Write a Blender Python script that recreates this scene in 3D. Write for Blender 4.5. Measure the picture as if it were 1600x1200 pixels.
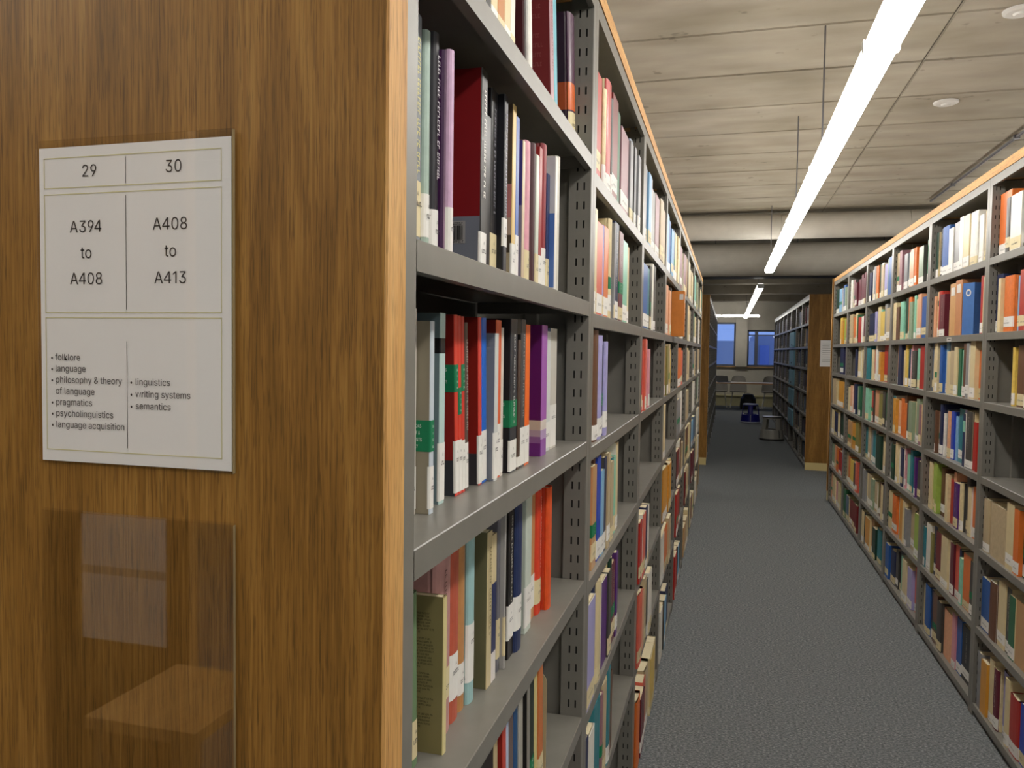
import bpy, math, random
from mathutils import Matrix, Vector
random.seed(7)
for o in list(bpy.data.objects): bpy.data.objects.remove(o)
scene = bpy.context.scene
COL = scene.collection

# ------------------------------------------------------------------ camera
F, YAW, PIT, ROL, H = 1230.06, .2673, .0437, .0137, 1.5243
def _axes():
    cy, sy = math.cos(YAW), math.sin(YAW)
    r = Vector((cy, sy, 0)); f = Vector((-sy, cy, 0)); u = Vector((0, 0, 1))
    cp, sp = math.cos(PIT), math.sin(PIT)
    f2 = f*cp - u*sp; u2 = u*cp + f*sp
    cr, sr = math.cos(ROL), math.sin(ROL)
    return r*cr + u2*sr, -r*sr + u2*cr, f2
AR, AU, AF = _axes()
cam_d = bpy.data.cameras.new('camera'); cam = bpy.data.objects.new('camera', cam_d); COL.objects.link(cam)
cam_d.sensor_width = 36; cam_d.lens = F/1600*36; cam_d.clip_start = .02; cam_d.clip_end = 300
m = Matrix((AR, AU, -AF)).transposed().to_4x4(); m.translation = Vector((0, 0, H)); cam.matrix_world = m
scene.camera = cam
# ------------------------------------------------------------------ sky, exposure
world = bpy.data.worlds.new('dusk_sky'); scene.world = world; world.use_nodes = True
bg = world.node_tree.nodes['Background']; bg.inputs[0].default_value = (.21, .31, .66, 1); bg.inputs[1].default_value = 1.6
vs = scene.view_settings; vs.view_transform = 'Standard'; vs.look = 'None'; vs.gamma = 1; vs.use_curve_mapping = False
vs.exposure = 0.06
LAMP = 23.0            # emission of the tube diffusers
UPL = 10.5              # emission of their upward lens
WARM = (1.0, .965, .905)

# pixel helpers: a pixel of the 1600x1200 photograph against the fitted camera
def proj(x, y, z):
    d = Vector((x, y, z-H)); w = d.dot(AF)
    return 800 + F*d.dot(AR)/w, 600 - F*d.dot(AU)/w
def bis(fn, lo, hi):
    a = fn(lo)
    for _ in range(50):
        mid = (lo+hi)/2; b = fn(mid)
        if (a < 0) == (b < 0): lo = mid
        else: hi = mid
    return (lo+hi)/2
def y_at(u, x, z): return bis(lambda y: proj(x, y, z)[0]-u, .45, 12)
def x_at(u, y, z): return bis(lambda x: proj(x, y, z)[0]-u, -.6, .2)
def z_at(v, x, y): return bis(lambda z: proj(x, y, z)[1]-v, 0, 3)

# ------------------------------------------------------------------ small tools
def lin(h):
    h = h.lstrip('#'); out = []
    for i in (0, 2, 4):
        c = int(h[i:i+2], 16)/255
        out.append(c/12.92 if c <= .04045 else ((c+.055)/1.055)**2.4)
    return (*out, 1)

class MB:
    """collects polygons with a colour per face; build() links them as one mesh object"""
    def __init__(s): s.v = []; s.f = []; s.c = []; s.m = []
    def poly(s, pts, col=None, mat=0):
        n = len(s.v); s.v += [tuple(p) for p in pts]; s.f.append(tuple(range(n, n+len(pts)))); s.c.append(col); s.m.append(mat)
    def box(s, x0, x1, y0, y1, z0, z1, col=None, mat=0, skip=''):
        P = lambda i, j, k: ((x0, x1)[i], (y0, y1)[j], (z0, z1)[k])
        for key, q in (('-x', [(0,0,0),(0,0,1),(0,1,1),(0,1,0)]), ('+x', [(1,0,0),(1,1,0),(1,1,1),(1,0,1)]),
                       ('-y', [(0,0,0),(1,0,0),(1,0,1),(0,0,1)]), ('+y', [(0,1,0),(0,1,1),(1,1,1),(1,1,0)]),
                       ('-z', [(0,0,0),(0,1,0),(1,1,0),(1,0,0)]), ('+z', [(0,0,1),(1,0,1),(1,1,1),(0,1,1)])):
            if key not in skip: s.poly([P(*t) for t in q], col, mat)
    def prism(s, prof, axis, a, b, col=None, mat=0, caps=True):
        """closed profile extruded along axis; profile is in the two other axes in order"""
        def at(p, t):
            if axis == 'x': return (t, p[0], p[1])
            if axis == 'y': return (p[0], t, p[1])
            return (p[0], p[1], t)
        n = len(prof)
        for i in range(n):
            p, q = prof[i], prof[(i+1) % n]
            s.poly([at(p, a), at(q, a), at(q, b), at(p, b)], col, mat)
        if caps:
            s.poly([at(p, a) for p in prof][::-1], col, mat); s.poly([at(p, b) for p in prof], col, mat)
    def lathe(s, prof, n=32, cx=0, cy=0, a0=0, a1=2*math.pi, col=None, mat=0):
        for i in range(n):
            t0, t1 = a0+(a1-a0)*i/n, a0+(a1-a0)*(i+1)/n
            for (r0, z0), (r1, z1) in zip(prof, prof[1:]):
                s.poly([(cx+r0*math.cos(t0), cy+r0*math.sin(t0), z0), (cx+r0*math.cos(t1), cy+r0*math.sin(t1), z0),
                        (cx+r1*math.cos(t1), cy+r1*math.sin(t1), z1), (cx+r1*math.cos(t0), cy+r1*math.sin(t0), z1)], col, mat)
    def tube(s, p, q, r, n=10, col=None, mat=0):
        p, q = Vector(p), Vector(q); d = (q-p).normalized()
        a = d.orthogonal().normalized(); b = d.cross(a)
        R = [[c + a*r*math.cos(2*math.pi*i/n) + b*r*math.sin(2*math.pi*i/n) for i in range(n)] for c in (p, q)]
        for i in range(n): s.poly([R[0][i], R[0][(i+1) % n], R[1][(i+1) % n], R[1][i]], col, mat)
        s.poly(R[0][::-1], col, mat); s.poly(R[1], col, mat)
    def mesh(s, name, mats, smooth=False):
        me = bpy.data.meshes.new(name); me.from_pydata(s.v, [], s.f)
        for mt in (mats if isinstance(mats, (list, tuple)) else [mats]): me.materials.append(mt)
        if any(s.m): me.polygons.foreach_set('material_index', s.m)
        if any(c is not None for c in s.c):
            at = me.color_attributes.new('Col', 'FLOAT_COLOR', 'CORNER'); buf = []
            for f, c in zip(s.f, s.c): buf += list(c or (1, 1, 1, 1))*len(f)
            at.data.foreach_set('color', buf)
        if smooth: me.polygons.foreach_set('use_smooth', [True]*len(me.polygons))
        me.update(); return me
    def build(s, name, mats, parent=None, loc=(0, 0, 0), smooth=False, weld=False):
        me = s.mesh(name, mats, smooth)
        if weld:
            import bmesh
            b = bmesh.new(); b.from_mesh(me); bmesh.ops.remove_doubles(b, verts=b.verts, dist=1e-5); b.to_mesh(me); b.free()
        return link(name, me, parent, loc)
def link(name, me, parent=None, loc=(0, 0, 0), rot=(0, 0, 0)):
    o = bpy.data.objects.new(name, me); COL.objects.link(o); o.location = loc; o.rotation_euler = rot
    if parent: o.parent = parent
    return o
def tag(o, label=None, cat=None, group=None, kind=None):
    for k, v in (('label', label), ('category', cat), ('group', group), ('kind', kind)):
        if v: o[k] = v
    return o
def thing(name, label, cat, loc=(0, 0, 0), rz=0, group=None):
    return tag(link(name, None, None, loc, (0, 0, rz)), label, cat, group)
_tx = {}
try:                                        # the sans serif that ships with Blender, for the printed signs
    import os
    SANS = bpy.data.fonts.load(os.path.join(bpy.utils.system_resource('DATAFILES', path='fonts'), 'Inter.woff2'))
except Exception: SANS = None
def text_geo(txt):
    """flat glyph polygons of a string: height about 0.7, baseline 0; returns verts, faces, width"""
    if txt not in _tx:
        cu = bpy.data.curves.new('t', 'FONT'); cu.body = txt; cu.size = 1; cu.resolution_u = 4
        if SANS: cu.font = SANS
        ob = bpy.data.objects.new('t', cu); COL.objects.link(ob)
        bpy.context.view_layer.update()
        me = bpy.data.meshes.new_from_object(ob.evaluated_get(bpy.context.evaluated_depsgraph_get()))
        V = [(v.co.x, v.co.y) for v in me.vertices]; Fc = [tuple(p.vertices) for p in me.polygons]
        bpy.data.objects.remove(ob); bpy.data.curves.remove(cu); bpy.data.meshes.remove(me)
        _tx[txt] = (V, Fc, max([v[0] for v in V] or [0]))
    return _tx[txt]
DIGIT = {'4': ([[(0, .165), (.55, .165), (.55, .245), (0, .245)], [(.36, 0), (.45, 0), (.45, .727), (.36, .727)], [(0, .245), (.105, .245), (.45, .727), (.345, .727)]], .55),
         '1': ([[(.24, 0), (.33, 0), (.33, .727), (.24, .727)], [(.24, .727), (.06, .59), (.06, .50), (.24, .63)]], .40)}
def put_code(mb, txt, fn, size, sx, col):
    """shelf codes set figure by figure, with plain Arial-like 1 and 4"""
    items = []; w = 0; k = max(v[1] for v in text_geo('A')[0])/.727
    for ch in txt:
        if ch in DIGIT: polys, cw = [[(a*k, c*k) for a, c in p] for p in DIGIT[ch][0]], DIGIT[ch][1]*k
        else:
            V, Fc, cw = text_geo(ch); polys = [[V[i] for i in f] for f in Fc]
        items.append((w, polys)); w += cw+.045
    for off, polys in items:
        for p in polys: mb.poly([fn((a+off-w/2)*size*sx, c*size) for a, c in p], col)
def put_text(mb, txt, fn, size, sx=1.0, align='c', col=None, mat=0):
    """fn(a, b) -> 3D point, a along the text, b up"""
    V, Fc, w = text_geo(txt); off = {'c': -w/2, 'l': 0, 'r': -w}[align]
    for f in Fc: mb.poly([fn((V[i][0]+off)*size*sx, V[i][1]*size) for i in f], col, mat)

# ------------------------------------------------------------------ materials
def mat(name, col=None, rough=.5, spec=.5, metal=0, attr=False, noise=0, nscale=40, coat=0):
    mt = bpy.data.materials.new(name); mt.use_nodes = True; nt = mt.node_tree; b = nt.nodes['Principled BSDF']
    b.inputs['Roughness'].default_value = rough; b.inputs['Specular IOR Level'].default_value = spec; b.inputs['Metallic'].default_value = metal
    b.inputs['Coat Weight'].default_value = coat; b.inputs['Coat Roughness'].default_value = .15
    src = None
    if attr:
        a = nt.nodes.new('ShaderNodeAttribute'); a.attribute_name = 'Col'; src = a.outputs['Color']
    elif col: b.inputs['Base Color'].default_value = lin(col)
    if noise:
        tc = nt.nodes.new('ShaderNodeTexCoord'); n = nt.nodes.new('ShaderNodeTexNoise'); n.inputs['Scale'].default_value = nscale; n.inputs['Detail'].default_value = 4
        nt.links.new(tc.outputs['Object'], n.inputs['Vector'])
        mr = nt.nodes.new('ShaderNodeMapRange'); mr.inputs['From Min'].default_value = .3; mr.inputs['From Max'].default_value = .7
        mr.inputs['To Min'].default_value = 1-noise; mr.inputs['To Max'].default_value = 1+noise
        nt.links.new(n.outputs['Fac'], mr.inputs['Value'])
        mx = nt.nodes.new('ShaderNodeVectorMath'); mx.operation = 'SCALE'
        if src is not None: nt.links.new(src, mx.inputs[0])
        else: mx.inputs[0].default_value = lin(col)[:3]
        nt.links.new(mr.outputs['Result'], mx.inputs['Scale']); src = mx.outputs[0]
    if src is not None: nt.links.new(src, b.inputs['Base Color'])
    return mt
def emit(name, col, s):
    mt = bpy.data.materials.new(name); mt.use_nodes = True; nt = mt.node_tree; nt.nodes.remove(nt.nodes['Principled BSDF'])
    e = nt.nodes.new('ShaderNodeEmission'); e.inputs[0].default_value = (*col, 1); e.inputs[1].default_value = s
    nt.links.new(e.outputs[0], nt.nodes['Material Output'].inputs[0]); return mt
def ramp(nt, stops):
    r = nt.nodes.new('ShaderNodeValToRGB'); el = r.color_ramp.elements
    while len(el) < len(stops): el.new(.5)
    for e, (p, c) in zip(el, stops): e.position = p; e.color = lin(c)
    return r
def oak(name, axis, c0, c1, c2, rough=.55):
    mt = bpy.data.materials.new(name); mt.use_nodes = True; nt = mt.node_tree; b = nt.nodes['Principled BSDF']; b.inputs['Roughness'].default_value = rough; b.inputs['Specular IOR Level'].default_value = .3
    tc = nt.nodes.new('ShaderNodeTexCoord'); L = nt.links.new
    def nz(sc, detail, dist=0):
        mp = nt.nodes.new('ShaderNodeMapping'); mp.inputs['Scale'].default_value = sc; L(tc.outputs['Object'], mp.inputs['Vector'])
        n = nt.nodes.new('ShaderNodeTexNoise'); n.inputs['Scale'].default_value = 1; n.inputs['Detail'].default_value = detail; n.inputs['Distortion'].default_value = dist
        L(mp.outputs[0], n.inputs['Vector']); return n.outputs['Fac']
    long = {'z': (0, 0, 1), 'y': (0, 1, 0)}[axis]
    sc = lambda a, l: tuple(l if k else a for k in long)
    fine = nz(sc(420, 9), 3); broad = nz(sc(16, 1.6), 4, 1.2)
    pores = nz(sc(900, 30), 2)
    m1 = nt.nodes.new('ShaderNodeMath'); m1.operation = 'MULTIPLY_ADD'; m1.inputs[1].default_value = .45; L(fine, m1.inputs[0])
    m2 = nt.nodes.new('ShaderNodeMath'); m2.operation = 'MULTIPLY'; m2.inputs[1].default_value = .55; L(broad, m2.inputs[0]); L(m2.outputs[0], m1.inputs[2])
    r = ramp(nt, [(.34, c0), (.5, c1), (.66, c2)]); L(m1.outputs[0], r.inputs['Fac'])
    pr = ramp(nt, [(.36, '#8a8a8a'), (.46, '#ffffff')]); L(pores, pr.inputs['Fac'])
    mx = nt.nodes.new('ShaderNodeMix'); mx.data_type = 'RGBA'; mx.blend_type = 'MULTIPLY'; mx.inputs[0].default_value = .5
    L(r.outputs[0], mx.inputs[6]); L(pr.outputs[0], mx.inputs[7]); L(mx.outputs[2], b.inputs['Base Color'])
    return mt
OAKV = oak('oak_veneer', 'z', '#694919', '#865e25', '#a07638')
OAKE = oak('oak_edging', 'y', '#b5834a', '#cb9a5c', '#d8ab6d')
OAKZ = oak('oak_edging_vertical', 'z', '#b5834a', '#cb9a5c', '#d8ab6d')
PLY = mat('pale_plinth', '#cdb980', .5)
STEEL = mat('grey_enamelled_steel', '#7b7871', .34, .3, 0, noise=.05, nscale=25)
SLOT = mat('slot_painted_shade', '#1c1b1a', .8)
BOOK = mat('book_cloth_and_card', None, .5, .4, attr=True, noise=.10, nscale=55)
GLOSS = mat('book_laminated_cover', None, .42, .35, attr=True, noise=.04, nscale=30, coat=.08)
PAGE = mat('book_pages', '#ddd0ae', .85, .2, noise=.10, nscale=400)
PRINT = mat('printed_paper', None, .55, .3, attr=True)
PAPER = mat('white_paper', '#dcd8d4', .35, .4)
BEIGE = mat('beige_steel', '#b9ac88', .45)
WHITE = mat('white_enamel', '#d8d6d0', .4)
DARK = mat('dark_plastic', '#202022', .5)
LAMPM = emit('tube_diffuser', WARM, LAMP); LAMPU = emit('upward_lens', WARM, UPL)
LAMPF = emit('far_tube_diffuser', WARM, LAMP*.28); LAMPFU = emit('far_upward_lens', WARM, UPL*.28)
LAMPR = emit('front_tube_diffuser', WARM, LAMP*1.3)

def acrylic(name, tint='#ffffff'):
    mt = bpy.data.materials.new(name); mt.use_nodes = True; nt = mt.node_tree; nt.nodes.remove(nt.nodes['Principled BSDF'])
    t = nt.nodes.new('ShaderNodeBsdfTransparent'); t.inputs[0].default_value = lin(tint); g = nt.nodes.new('ShaderNodeBsdfGlossy'); g.inputs['Roughness'].default_value = .02
    lw = nt.nodes.new('ShaderNodeLayerWeight'); lw.inputs['Blend'].default_value = .5; mx = nt.nodes.new('ShaderNodeMixShader')
    pw = nt.nodes.new('ShaderNodeMath'); pw.operation = 'POWER'; pw.inputs[1].default_value = 5; nt.links.new(lw.outputs['Facing'], pw.inputs[0])
    fr = nt.nodes.new('ShaderNodeMath'); fr.operation = 'MULTIPLY_ADD'; fr.inputs[1].default_value = .96; fr.inputs[2].default_value = .04; nt.links.new(pw.outputs[0], fr.inputs[0])
    nt.links.new(fr.outputs[0], mx.inputs[0]); nt.links.new(t.outputs[0], mx.inputs[1]); nt.links.new(g.outputs[0], mx.inputs[2])
    nt.links.new(mx.outputs[0], nt.nodes['Material Output'].inputs[0]); return mt
ACR = acrylic('clear_acrylic', '#fdfdfd'); GLASS = acrylic('window_glass', '#e8eef2')

def carpet():
    mt = bpy.data.materials.new('grey_carpet'); mt.use_nodes = True; nt = mt.node_tree; b = nt.nodes['Principled BSDF']; L = nt.links.new
    b.inputs['Roughness'].default_value = .95; b.inputs['Specular IOR Level'].default_value = .1
    tc = nt.nodes.new('ShaderNodeTexCoord')
    mp = nt.nodes.new('ShaderNodeMapping'); mp.inputs['Scale'].default_value = (85, 165, 90); L(tc.outputs['Object'], mp.inputs[0])
    n = nt.nodes.new('ShaderNodeTexNoise'); n.inputs['Scale'].default_value = 1; n.inputs['Detail'].default_value = 5; n.inputs['Roughness'].default_value = .75; L(mp.outputs[0], n.inputs[0])
    r = ramp(nt, [(.30, '#3d4042'), (.5, '#6e7274'), (.70, '#aeb0b0')]); L(n.outputs['Fac'], r.inputs[0]); L(r.outputs[0], b.inputs['Base Color'])
    bu = nt.nodes.new('ShaderNodeBump'); bu.inputs['Strength'].default_value = .6; bu.inputs['Distance'].default_value = .004
    L(n.outputs['Fac'], bu.inputs['Height']); L(bu.outputs[0], b.inputs['Normal']); return mt
def concrete():
    mt = bpy.data.materials.new('board_marked_concrete'); mt.use_nodes = True; nt = mt.node_tree; b = nt.nodes['Principled BSDF']; L = nt.links.new
    b.inputs['Roughness'].default_value = .85; b.inputs['Specular IOR Level'].default_value = .2
    g = nt.nodes.new('ShaderNodeNewGeometry')
    def nz(sc, d):
        mp = nt.nodes.new('ShaderNodeMapping'); mp.inputs['Scale'].default_value = sc; L(g.outputs['Position'], mp.inputs[0])
        n = nt.nodes.new('ShaderNodeTexNoise'); n.inputs['Scale'].default_value = 1; n.inputs['Detail'].default_value = d; L(mp.outputs[0], n.inputs[0]); return n.outputs['Fac']
    a = nz((1.2, 2.5, 1), 5); c = nz((2, 6, 2), 5); s = nz((9, 9, 9), 2)
    r = ramp(nt, [(.3, '#968d7b'), (.5, '#a79e8d'), (.7, '#b4ac9d')]); L(a, r.inputs[0])
    r2 = ramp(nt, [(.35, '#ececec'), (.6, '#ffffff')]); L(c, r2.inputs[0])
    r3 = ramp(nt, [(.24, '#909090'), (.30, '#ffffff')]); L(s, r3.inputs[0])
    m1 = nt.nodes.new('ShaderNodeMix'); m1.data_type = 'RGBA'; m1.blend_type = 'MULTIPLY'; m1.inputs[0].default_value = .8; L(r.outputs[0], m1.inputs[6]); L(r2.outputs[0], m1.inputs[7])
    m2 = nt.nodes.new('ShaderNodeMix'); m2.data_type = 'RGBA'; m2.blend_type = 'MULTIPLY'; m2.inputs[0].default_value = .45; L(m1.outputs[2], m2.inputs[6]); L(r3.outputs[0], m2.inputs[7])
    L(m2.outputs[2], b.inputs['Base Color']); return mt
CARPET, CONC = carpet(), concrete()
PLASTER = mat('cream_plaster', '#b8b3a6', .8, .2, noise=.04, nscale=6)
DUCT = mat('galvanised_duct', '#c4beb2', .6, .4, .0, noise=.05, nscale=8)
TRAY = mat('galvanised_tray', '#77767a', .45, .5, .5)

# ------------------------------------------------------------------ the setting
CZ = 3.05                                   # ceiling
XW0, XW1, YW0, YW1 = -7.0, 8.0, -6.0, 23.74
def struct(name, mb, mt, parent=None): return tag(mb.build(name, mt, parent), kind=None if parent else 'structure')
b = MB(); b.box(XW0, XW1, YW0, YW1, -.1, 0); struct('floor', b, CARPET)
b = MB(); b.box(XW0, XW1, YW0, YW1, CZ+.014, CZ+.25); ceil_o = struct('ceiling', b, mat('joint_grey', '#5f594d', .9))
XS = [XW0, -4.2, -1.6, .94, 3.5, XW1]
pm = {}
y = YW0 + .012
seams = [YW0]
k = 3.94
while k - .6 > YW0: k -= .6
while k < YW1: seams.append(k); k += .602
seams.append(YW1)
for y0, y1 in zip(seams, seams[1:]):
    for x0, x1 in zip(XS, XS[1:]):
        key = (round(y1-y0, 3), round(x1-x0, 3))
        if key not in pm:
            b = MB(); g = .0035; w, l = key[1], key[0]; e = .003
            b.box(g+e, w-g-e, g+e, l-g-e, -random.uniform(0, .001), .014, skip='-z')
            b.poly([(g, g, .003), (g, l-g, .003), (w-g, l-g, .003), (w-g, g, .003)])
            pm[key] = b.mesh('concrete_panel', CONC)
        link('concrete_panel', pm[key], ceil_o, (x0, y0, CZ + random.uniform(0, .0025)))
b = MB(); b.box(XW0-.2, XW0, YW0, YW1, 0, CZ); struct('wall_left', b, PLASTER)
b = MB(); b.box(XW1, XW1+.2, YW0, YW1, 0, CZ); struct('wall_right', b, PLASTER)
b = MB(); b.box(XW0-.2, XW1+.2, YW0-.2, YW0, 0, CZ); struct('wall_back', b, PLASTER)
# window wall: piers, sill wall and lintel round two openings
wx = [(-3.2, -.36), (-.34, .20), (.52, 2.6)]
openings = [(-2.6, .20, 1.13, 2.40), (.52, 2.9, 1.13, 2.18)]
b = MB()
b.box(XW0, XW1, YW1, YW1+.25, 0, 1.13); b.box(XW0, -2.6, YW1, YW1+.25, 1.13, CZ); b.box(.20, .52, YW1-.12, YW1+.25, 1.13, CZ)
b.box(2.9, XW1, YW1, YW1+.25, 1.13, CZ); b.box(-2.6, .2, YW1, YW1+.25, 2.40, CZ); b.box(.52, 2.9, YW1, YW1+.25, 2.18, CZ)
struct('wall_far', b, PLASTER)
FRAME = mat('window_frame_grey', '#5c6270', .5)
for n, (x0, x1, z0, z1) in enumerate(openings, 1):
    f = MB(); w = .05
    f.box(x0, x1, YW1+.08, YW1+.14, z0, z0+w); f.box(x0, x1, YW1+.08, YW1+.14, z1-w, z1)
    f.box(x0, x0+w, YW1+.08, YW1+.14, z0+w, z1-w); f.box(x1-w, x1, YW1+.08, YW1+.14, z0+w, z1-w)
    wo = struct(f'window_{n}', f, FRAME)
    if n == 2:
        q = MB(); q.box(.73, .82, YW1+.07, YW1+.15, z0+w, z1-w); q.build('mullion', FRAME, wo)
        q = MB(); q.box(x0+w, .73, YW1+.08, YW1+.14, 2.02, 2.05); q.box(.82, x1-w, YW1+.08, YW1+.14, 2.02, 2.05); q.build('transom', FRAME, wo)
        panes = [(x0+w, .73), (.82, x1-w)]
    else: panes = [(x0+w, x1-w)]
    for a, c in panes:
        q = MB(); q.box(a, c, YW1+.105, YW1+.111, z0+w, z1-w); q.build('pane', GLASS, wo)
    q = MB(); q.box(x0-.02, x1+.02, YW1-.06, YW1+.08, z0-.03, z0); q.build('sill', mat('oak_sill', '#a8875c', .5), wo)
b = MB(); b.box(XW0, XW1, YW1-.30, YW1, 0, .27); b.box(XW0, XW1, YW1-.32, YW1, .27, .30); struct('trim_1', b, mat('cream_casing', '#b5ad85', .6))
# downstand beams beyond the ducts
for n, (yb, zb, t) in enumerate(((12.6, 2.80, .30), (15.2, 2.80, .30), (17.8, 2.80, .30), (20.4, 2.80, .30)), 2):
    b = MB(); b.box(XW0, XW1, yb, yb+t, zb, CZ-.001); struct(f'trim_{n}', b, CONC)
# outdoors at dusk
b = MB(); b.box(-40, 40, YW1+.4, 80, -.6, -.5); struct('ground_outside', b, mat('wet_paving', '#a0a5b5', .5))
bo = thing('office_building', 'dark grey building across the street behind the dusk windows', 'building', (-2, 40, -.5))
q = MB(); q.box(-14, 3.2, 0, 8, 0, 2.6); q.build('wall', mat('dark_facade', '#c3c4c8', .7), bo)
q = MB(); q.box(3.2, 16, 1, 8, 0, 2.9); q.build('wing', mat('slate_facade', '#a5a9ba', .7), bo)
for i in range(12):
    q = MB(); q.box(3.5+i*.9, 3.95+i*.9, .96, 1, .5, 2.4); q.build('pane', mat('blue_pane', '#8a9ad0', .2) if i == 0 else bpy.data.materials['blue_pane'], bo)

# ------------------------------------------------------------------ services under the ceiling
def duct(yc, zc, r, label):
    t = thing('ventilation_duct', label, 'duct', (0, yc, zc), group='round ducts under the ceiling')
    L = 1.25; k = 0; x = XW0+.01
    while x < XW1-.02:
        x1 = min(x+L, XW1-.01); b = MB(); n = 40
        for i in range(n):
            a0, a1 = 2*math.pi*i/n, 2*math.pi*(i+1)/n
            b.poly([(x, r*math.cos(a0), r*math.sin(a0)), (x, r*math.cos(a1), r*math.sin(a1)), (x1-.004, r*math.cos(a1), r*math.sin(a1)), (x1-.004, r*math.cos(a0), r*math.sin(a0))])
        b.build('duct_section', DUCT, t, smooth=True)
        x = x1
    return t
duct(8.95, 2.882, .135, 'slimmer round grey duct close under the concrete ceiling')
duct(10.15, 2.665, .20, 'thicker round grey duct hanging lower behind the slimmer one')
t = thing('cable_tray', 'galvanised cable tray running across beyond the thick duct', 'cable tray', (0, 11.1, 2.53))
q = MB(); q.box(XW0+.01, XW1-.01, -.15, .15, 0, .004); q.build('tray_floor', TRAY, t)
for s in (-1, 1):
    q = MB(); q.box(XW0+.01, XW1-.01, s*.15-.003, s*.15+.003, 0, .06); q.build('side_rail', TRAY, t)
for i in range(14):
    q = MB(); q.tube((-6.5+i*1.05, 0, .004), (-6.5+i*1.05, 0, CZ-2.53), .006, 6); q.build('hanger_rod', TRAY, t)
q = MB(); q.tube((1.88, -5.9, CZ-.014), (1.88, 8.6, CZ-.014), .011, 8); cd = tag(q.build('conduit', TRAY), 'thin metal conduit fixed along the concrete ceiling above unsigned rack', 'conduit')
for i in range(9):
    q = MB(); q.box(1.862, 1.898, -5+i*1.6, -4.97+i*1.6, CZ-.028, CZ-.001); q.build('clip', TRAY, cd)
for (x, y, lb) in ((1.229, 5.335, 'round white ceiling disc nearer the round ducts'), (1.206, 4.009, 'round white ceiling disc further from the round ducts')):
    t = thing('smoke_detector', lb, 'detector', (x, y, CZ), group='round white ceiling discs')
    q = MB(); q.lathe([(0, -.012), (.055, -.012), (.068, -.006), (.07, .003)], 28); q.build('disc', WHITE, t)
    q = MB(); q.lathe([(0, -.02), (.022, -.02), (.028, -.012)], 20); q.build('sensor', WHITE, t)

def luminaire(x, y0, nseg, seg, z, label, along='y', rods=(), group='linear ceiling lights', m=(None, None)):
    """row of linear fittings: white spine on top, glowing diffuser below, clips at the joints"""
    t = thing('linear_light', label, 'light', (x, y0, z), 0 if along == 'y' else -math.pi/2, group)
    for i in range(nseg):
        a, c = i*seg+.004, (i+1)*seg-.004
        q = MB(); q.prism([(-.045, .044), (-.043, .010), (-.036, 0), (.036, 0), (.043, .010), (.045, .044)], 'y', a, c); q.build('diffuser', m[0] or LAMPM, t)
        q = MB(); q.prism([(-.045, .0445), (.045, .0445), (.041, .058), (-.041, .058)], 'y', a-.003, c+.003); q.build('housing', WHITE, t)
        q = MB(); q.box(-.036, .036, a+.02, c-.02, .0585, .063); q.build('uplight_lens', m[1] or LAMPU, t)
        for s in (-1, 1):
            q = MB(); q.box(s*.048-.004, s*.048+.004, c-.05, c-.02, .012, .05); q.build('clip', WHITE, t)
    for e in (0, nseg*seg):
        q = MB(); q.prism([(-.047, .058), (-.046, .010), (-.038, -.002), (.038, -.002), (.046, .010), (.047, .058)], 'y', e-.006 if e else -.004, e+.004 if e else .003); q.build('end_cap', WHITE, t)
    for ry in rods:
        q = MB(); q.tube((-.02, ry, .05), (-.02, ry, CZ-z+.003), .004, 6); q.build('hanger_rod', TRAY, t)
    return t
LZ = 2.42
luminaire(.42, -.672, 6, 1.662, LZ, 'long glowing tube light above the aisle between signed and unsigned racks', rods=(1.0, 4.662, 6.12, 9.33))
luminaire(.41, 11.45, 6, 1.662, LZ, 'glowing tube light above the dim aisle beyond the ducts', rods=(.3, 4, 8), m=(LAMPF, LAMPFU))
luminaire(-1.55, -.672, 6, 1.662, LZ, 'tube light above the neighbouring aisle behind the signed rack', rods=(1, 4, 7))
luminaire(2.55, -.672, 6, 1.662, LZ, 'tube light above the neighbouring aisle behind the unsigned rack', rods=(1, 4, 7))
luminaire(-1.2, 22.5, 2, 1.0, 2.50, 'tube light running across in front of the far windows', along='x', rods=(.3, 1.7))
luminaire(-1.0, -4.35, 2, 1.662, LZ, 'tube light over the open area, nearer the signed rack side', rods=(.3, 3), m=(LAMPR, None))
luminaire(1.2, -4.35, 2, 1.662, LZ, 'tube light over the open area, nearer the unsigned rack side', rods=(.3, 3), m=(LAMPR, None))

# ------------------------------------------------------------------ shelving
BD, TOP = .25, 2.26
SHELF_Z = {'L1': [1.928, 1.626, 1.334, 1.04, .745, .45, .06], 'L': [1.905, 1.605, 1.315, 1.02, .725, .43, .06],
           'R': [1.93, 1.62, 1.333, 1.02, .715, .385, .055]}
def shelf_mesh():
    b = MB(); P = [(-.243, 0), (-.0011, 0), (0, -.0011), (0, -.0300), (-.014, -.0300), (-.014, -.0275), (-.0025, -.0275), (-.0025, -.0022), (-.243, -.0022)]
    n = len(P)
    for i in range(n):
        p, q = P[i], P[(i+1) % n]
        b.poly([(p[0], .0305, p[1]), (q[0], .0305, q[1]), (q[0], .9695, q[1]), (p[0], .9695, p[1])])
    b.box(-.243, -.0025, .0305, .0318, -.026, -.0022); b.box(-.243, -.0025, .9682, .9695, -.026, -.0022)
    return b.mesh('shelf', STEEL)
SHELF = shelf_mesh()
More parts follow.
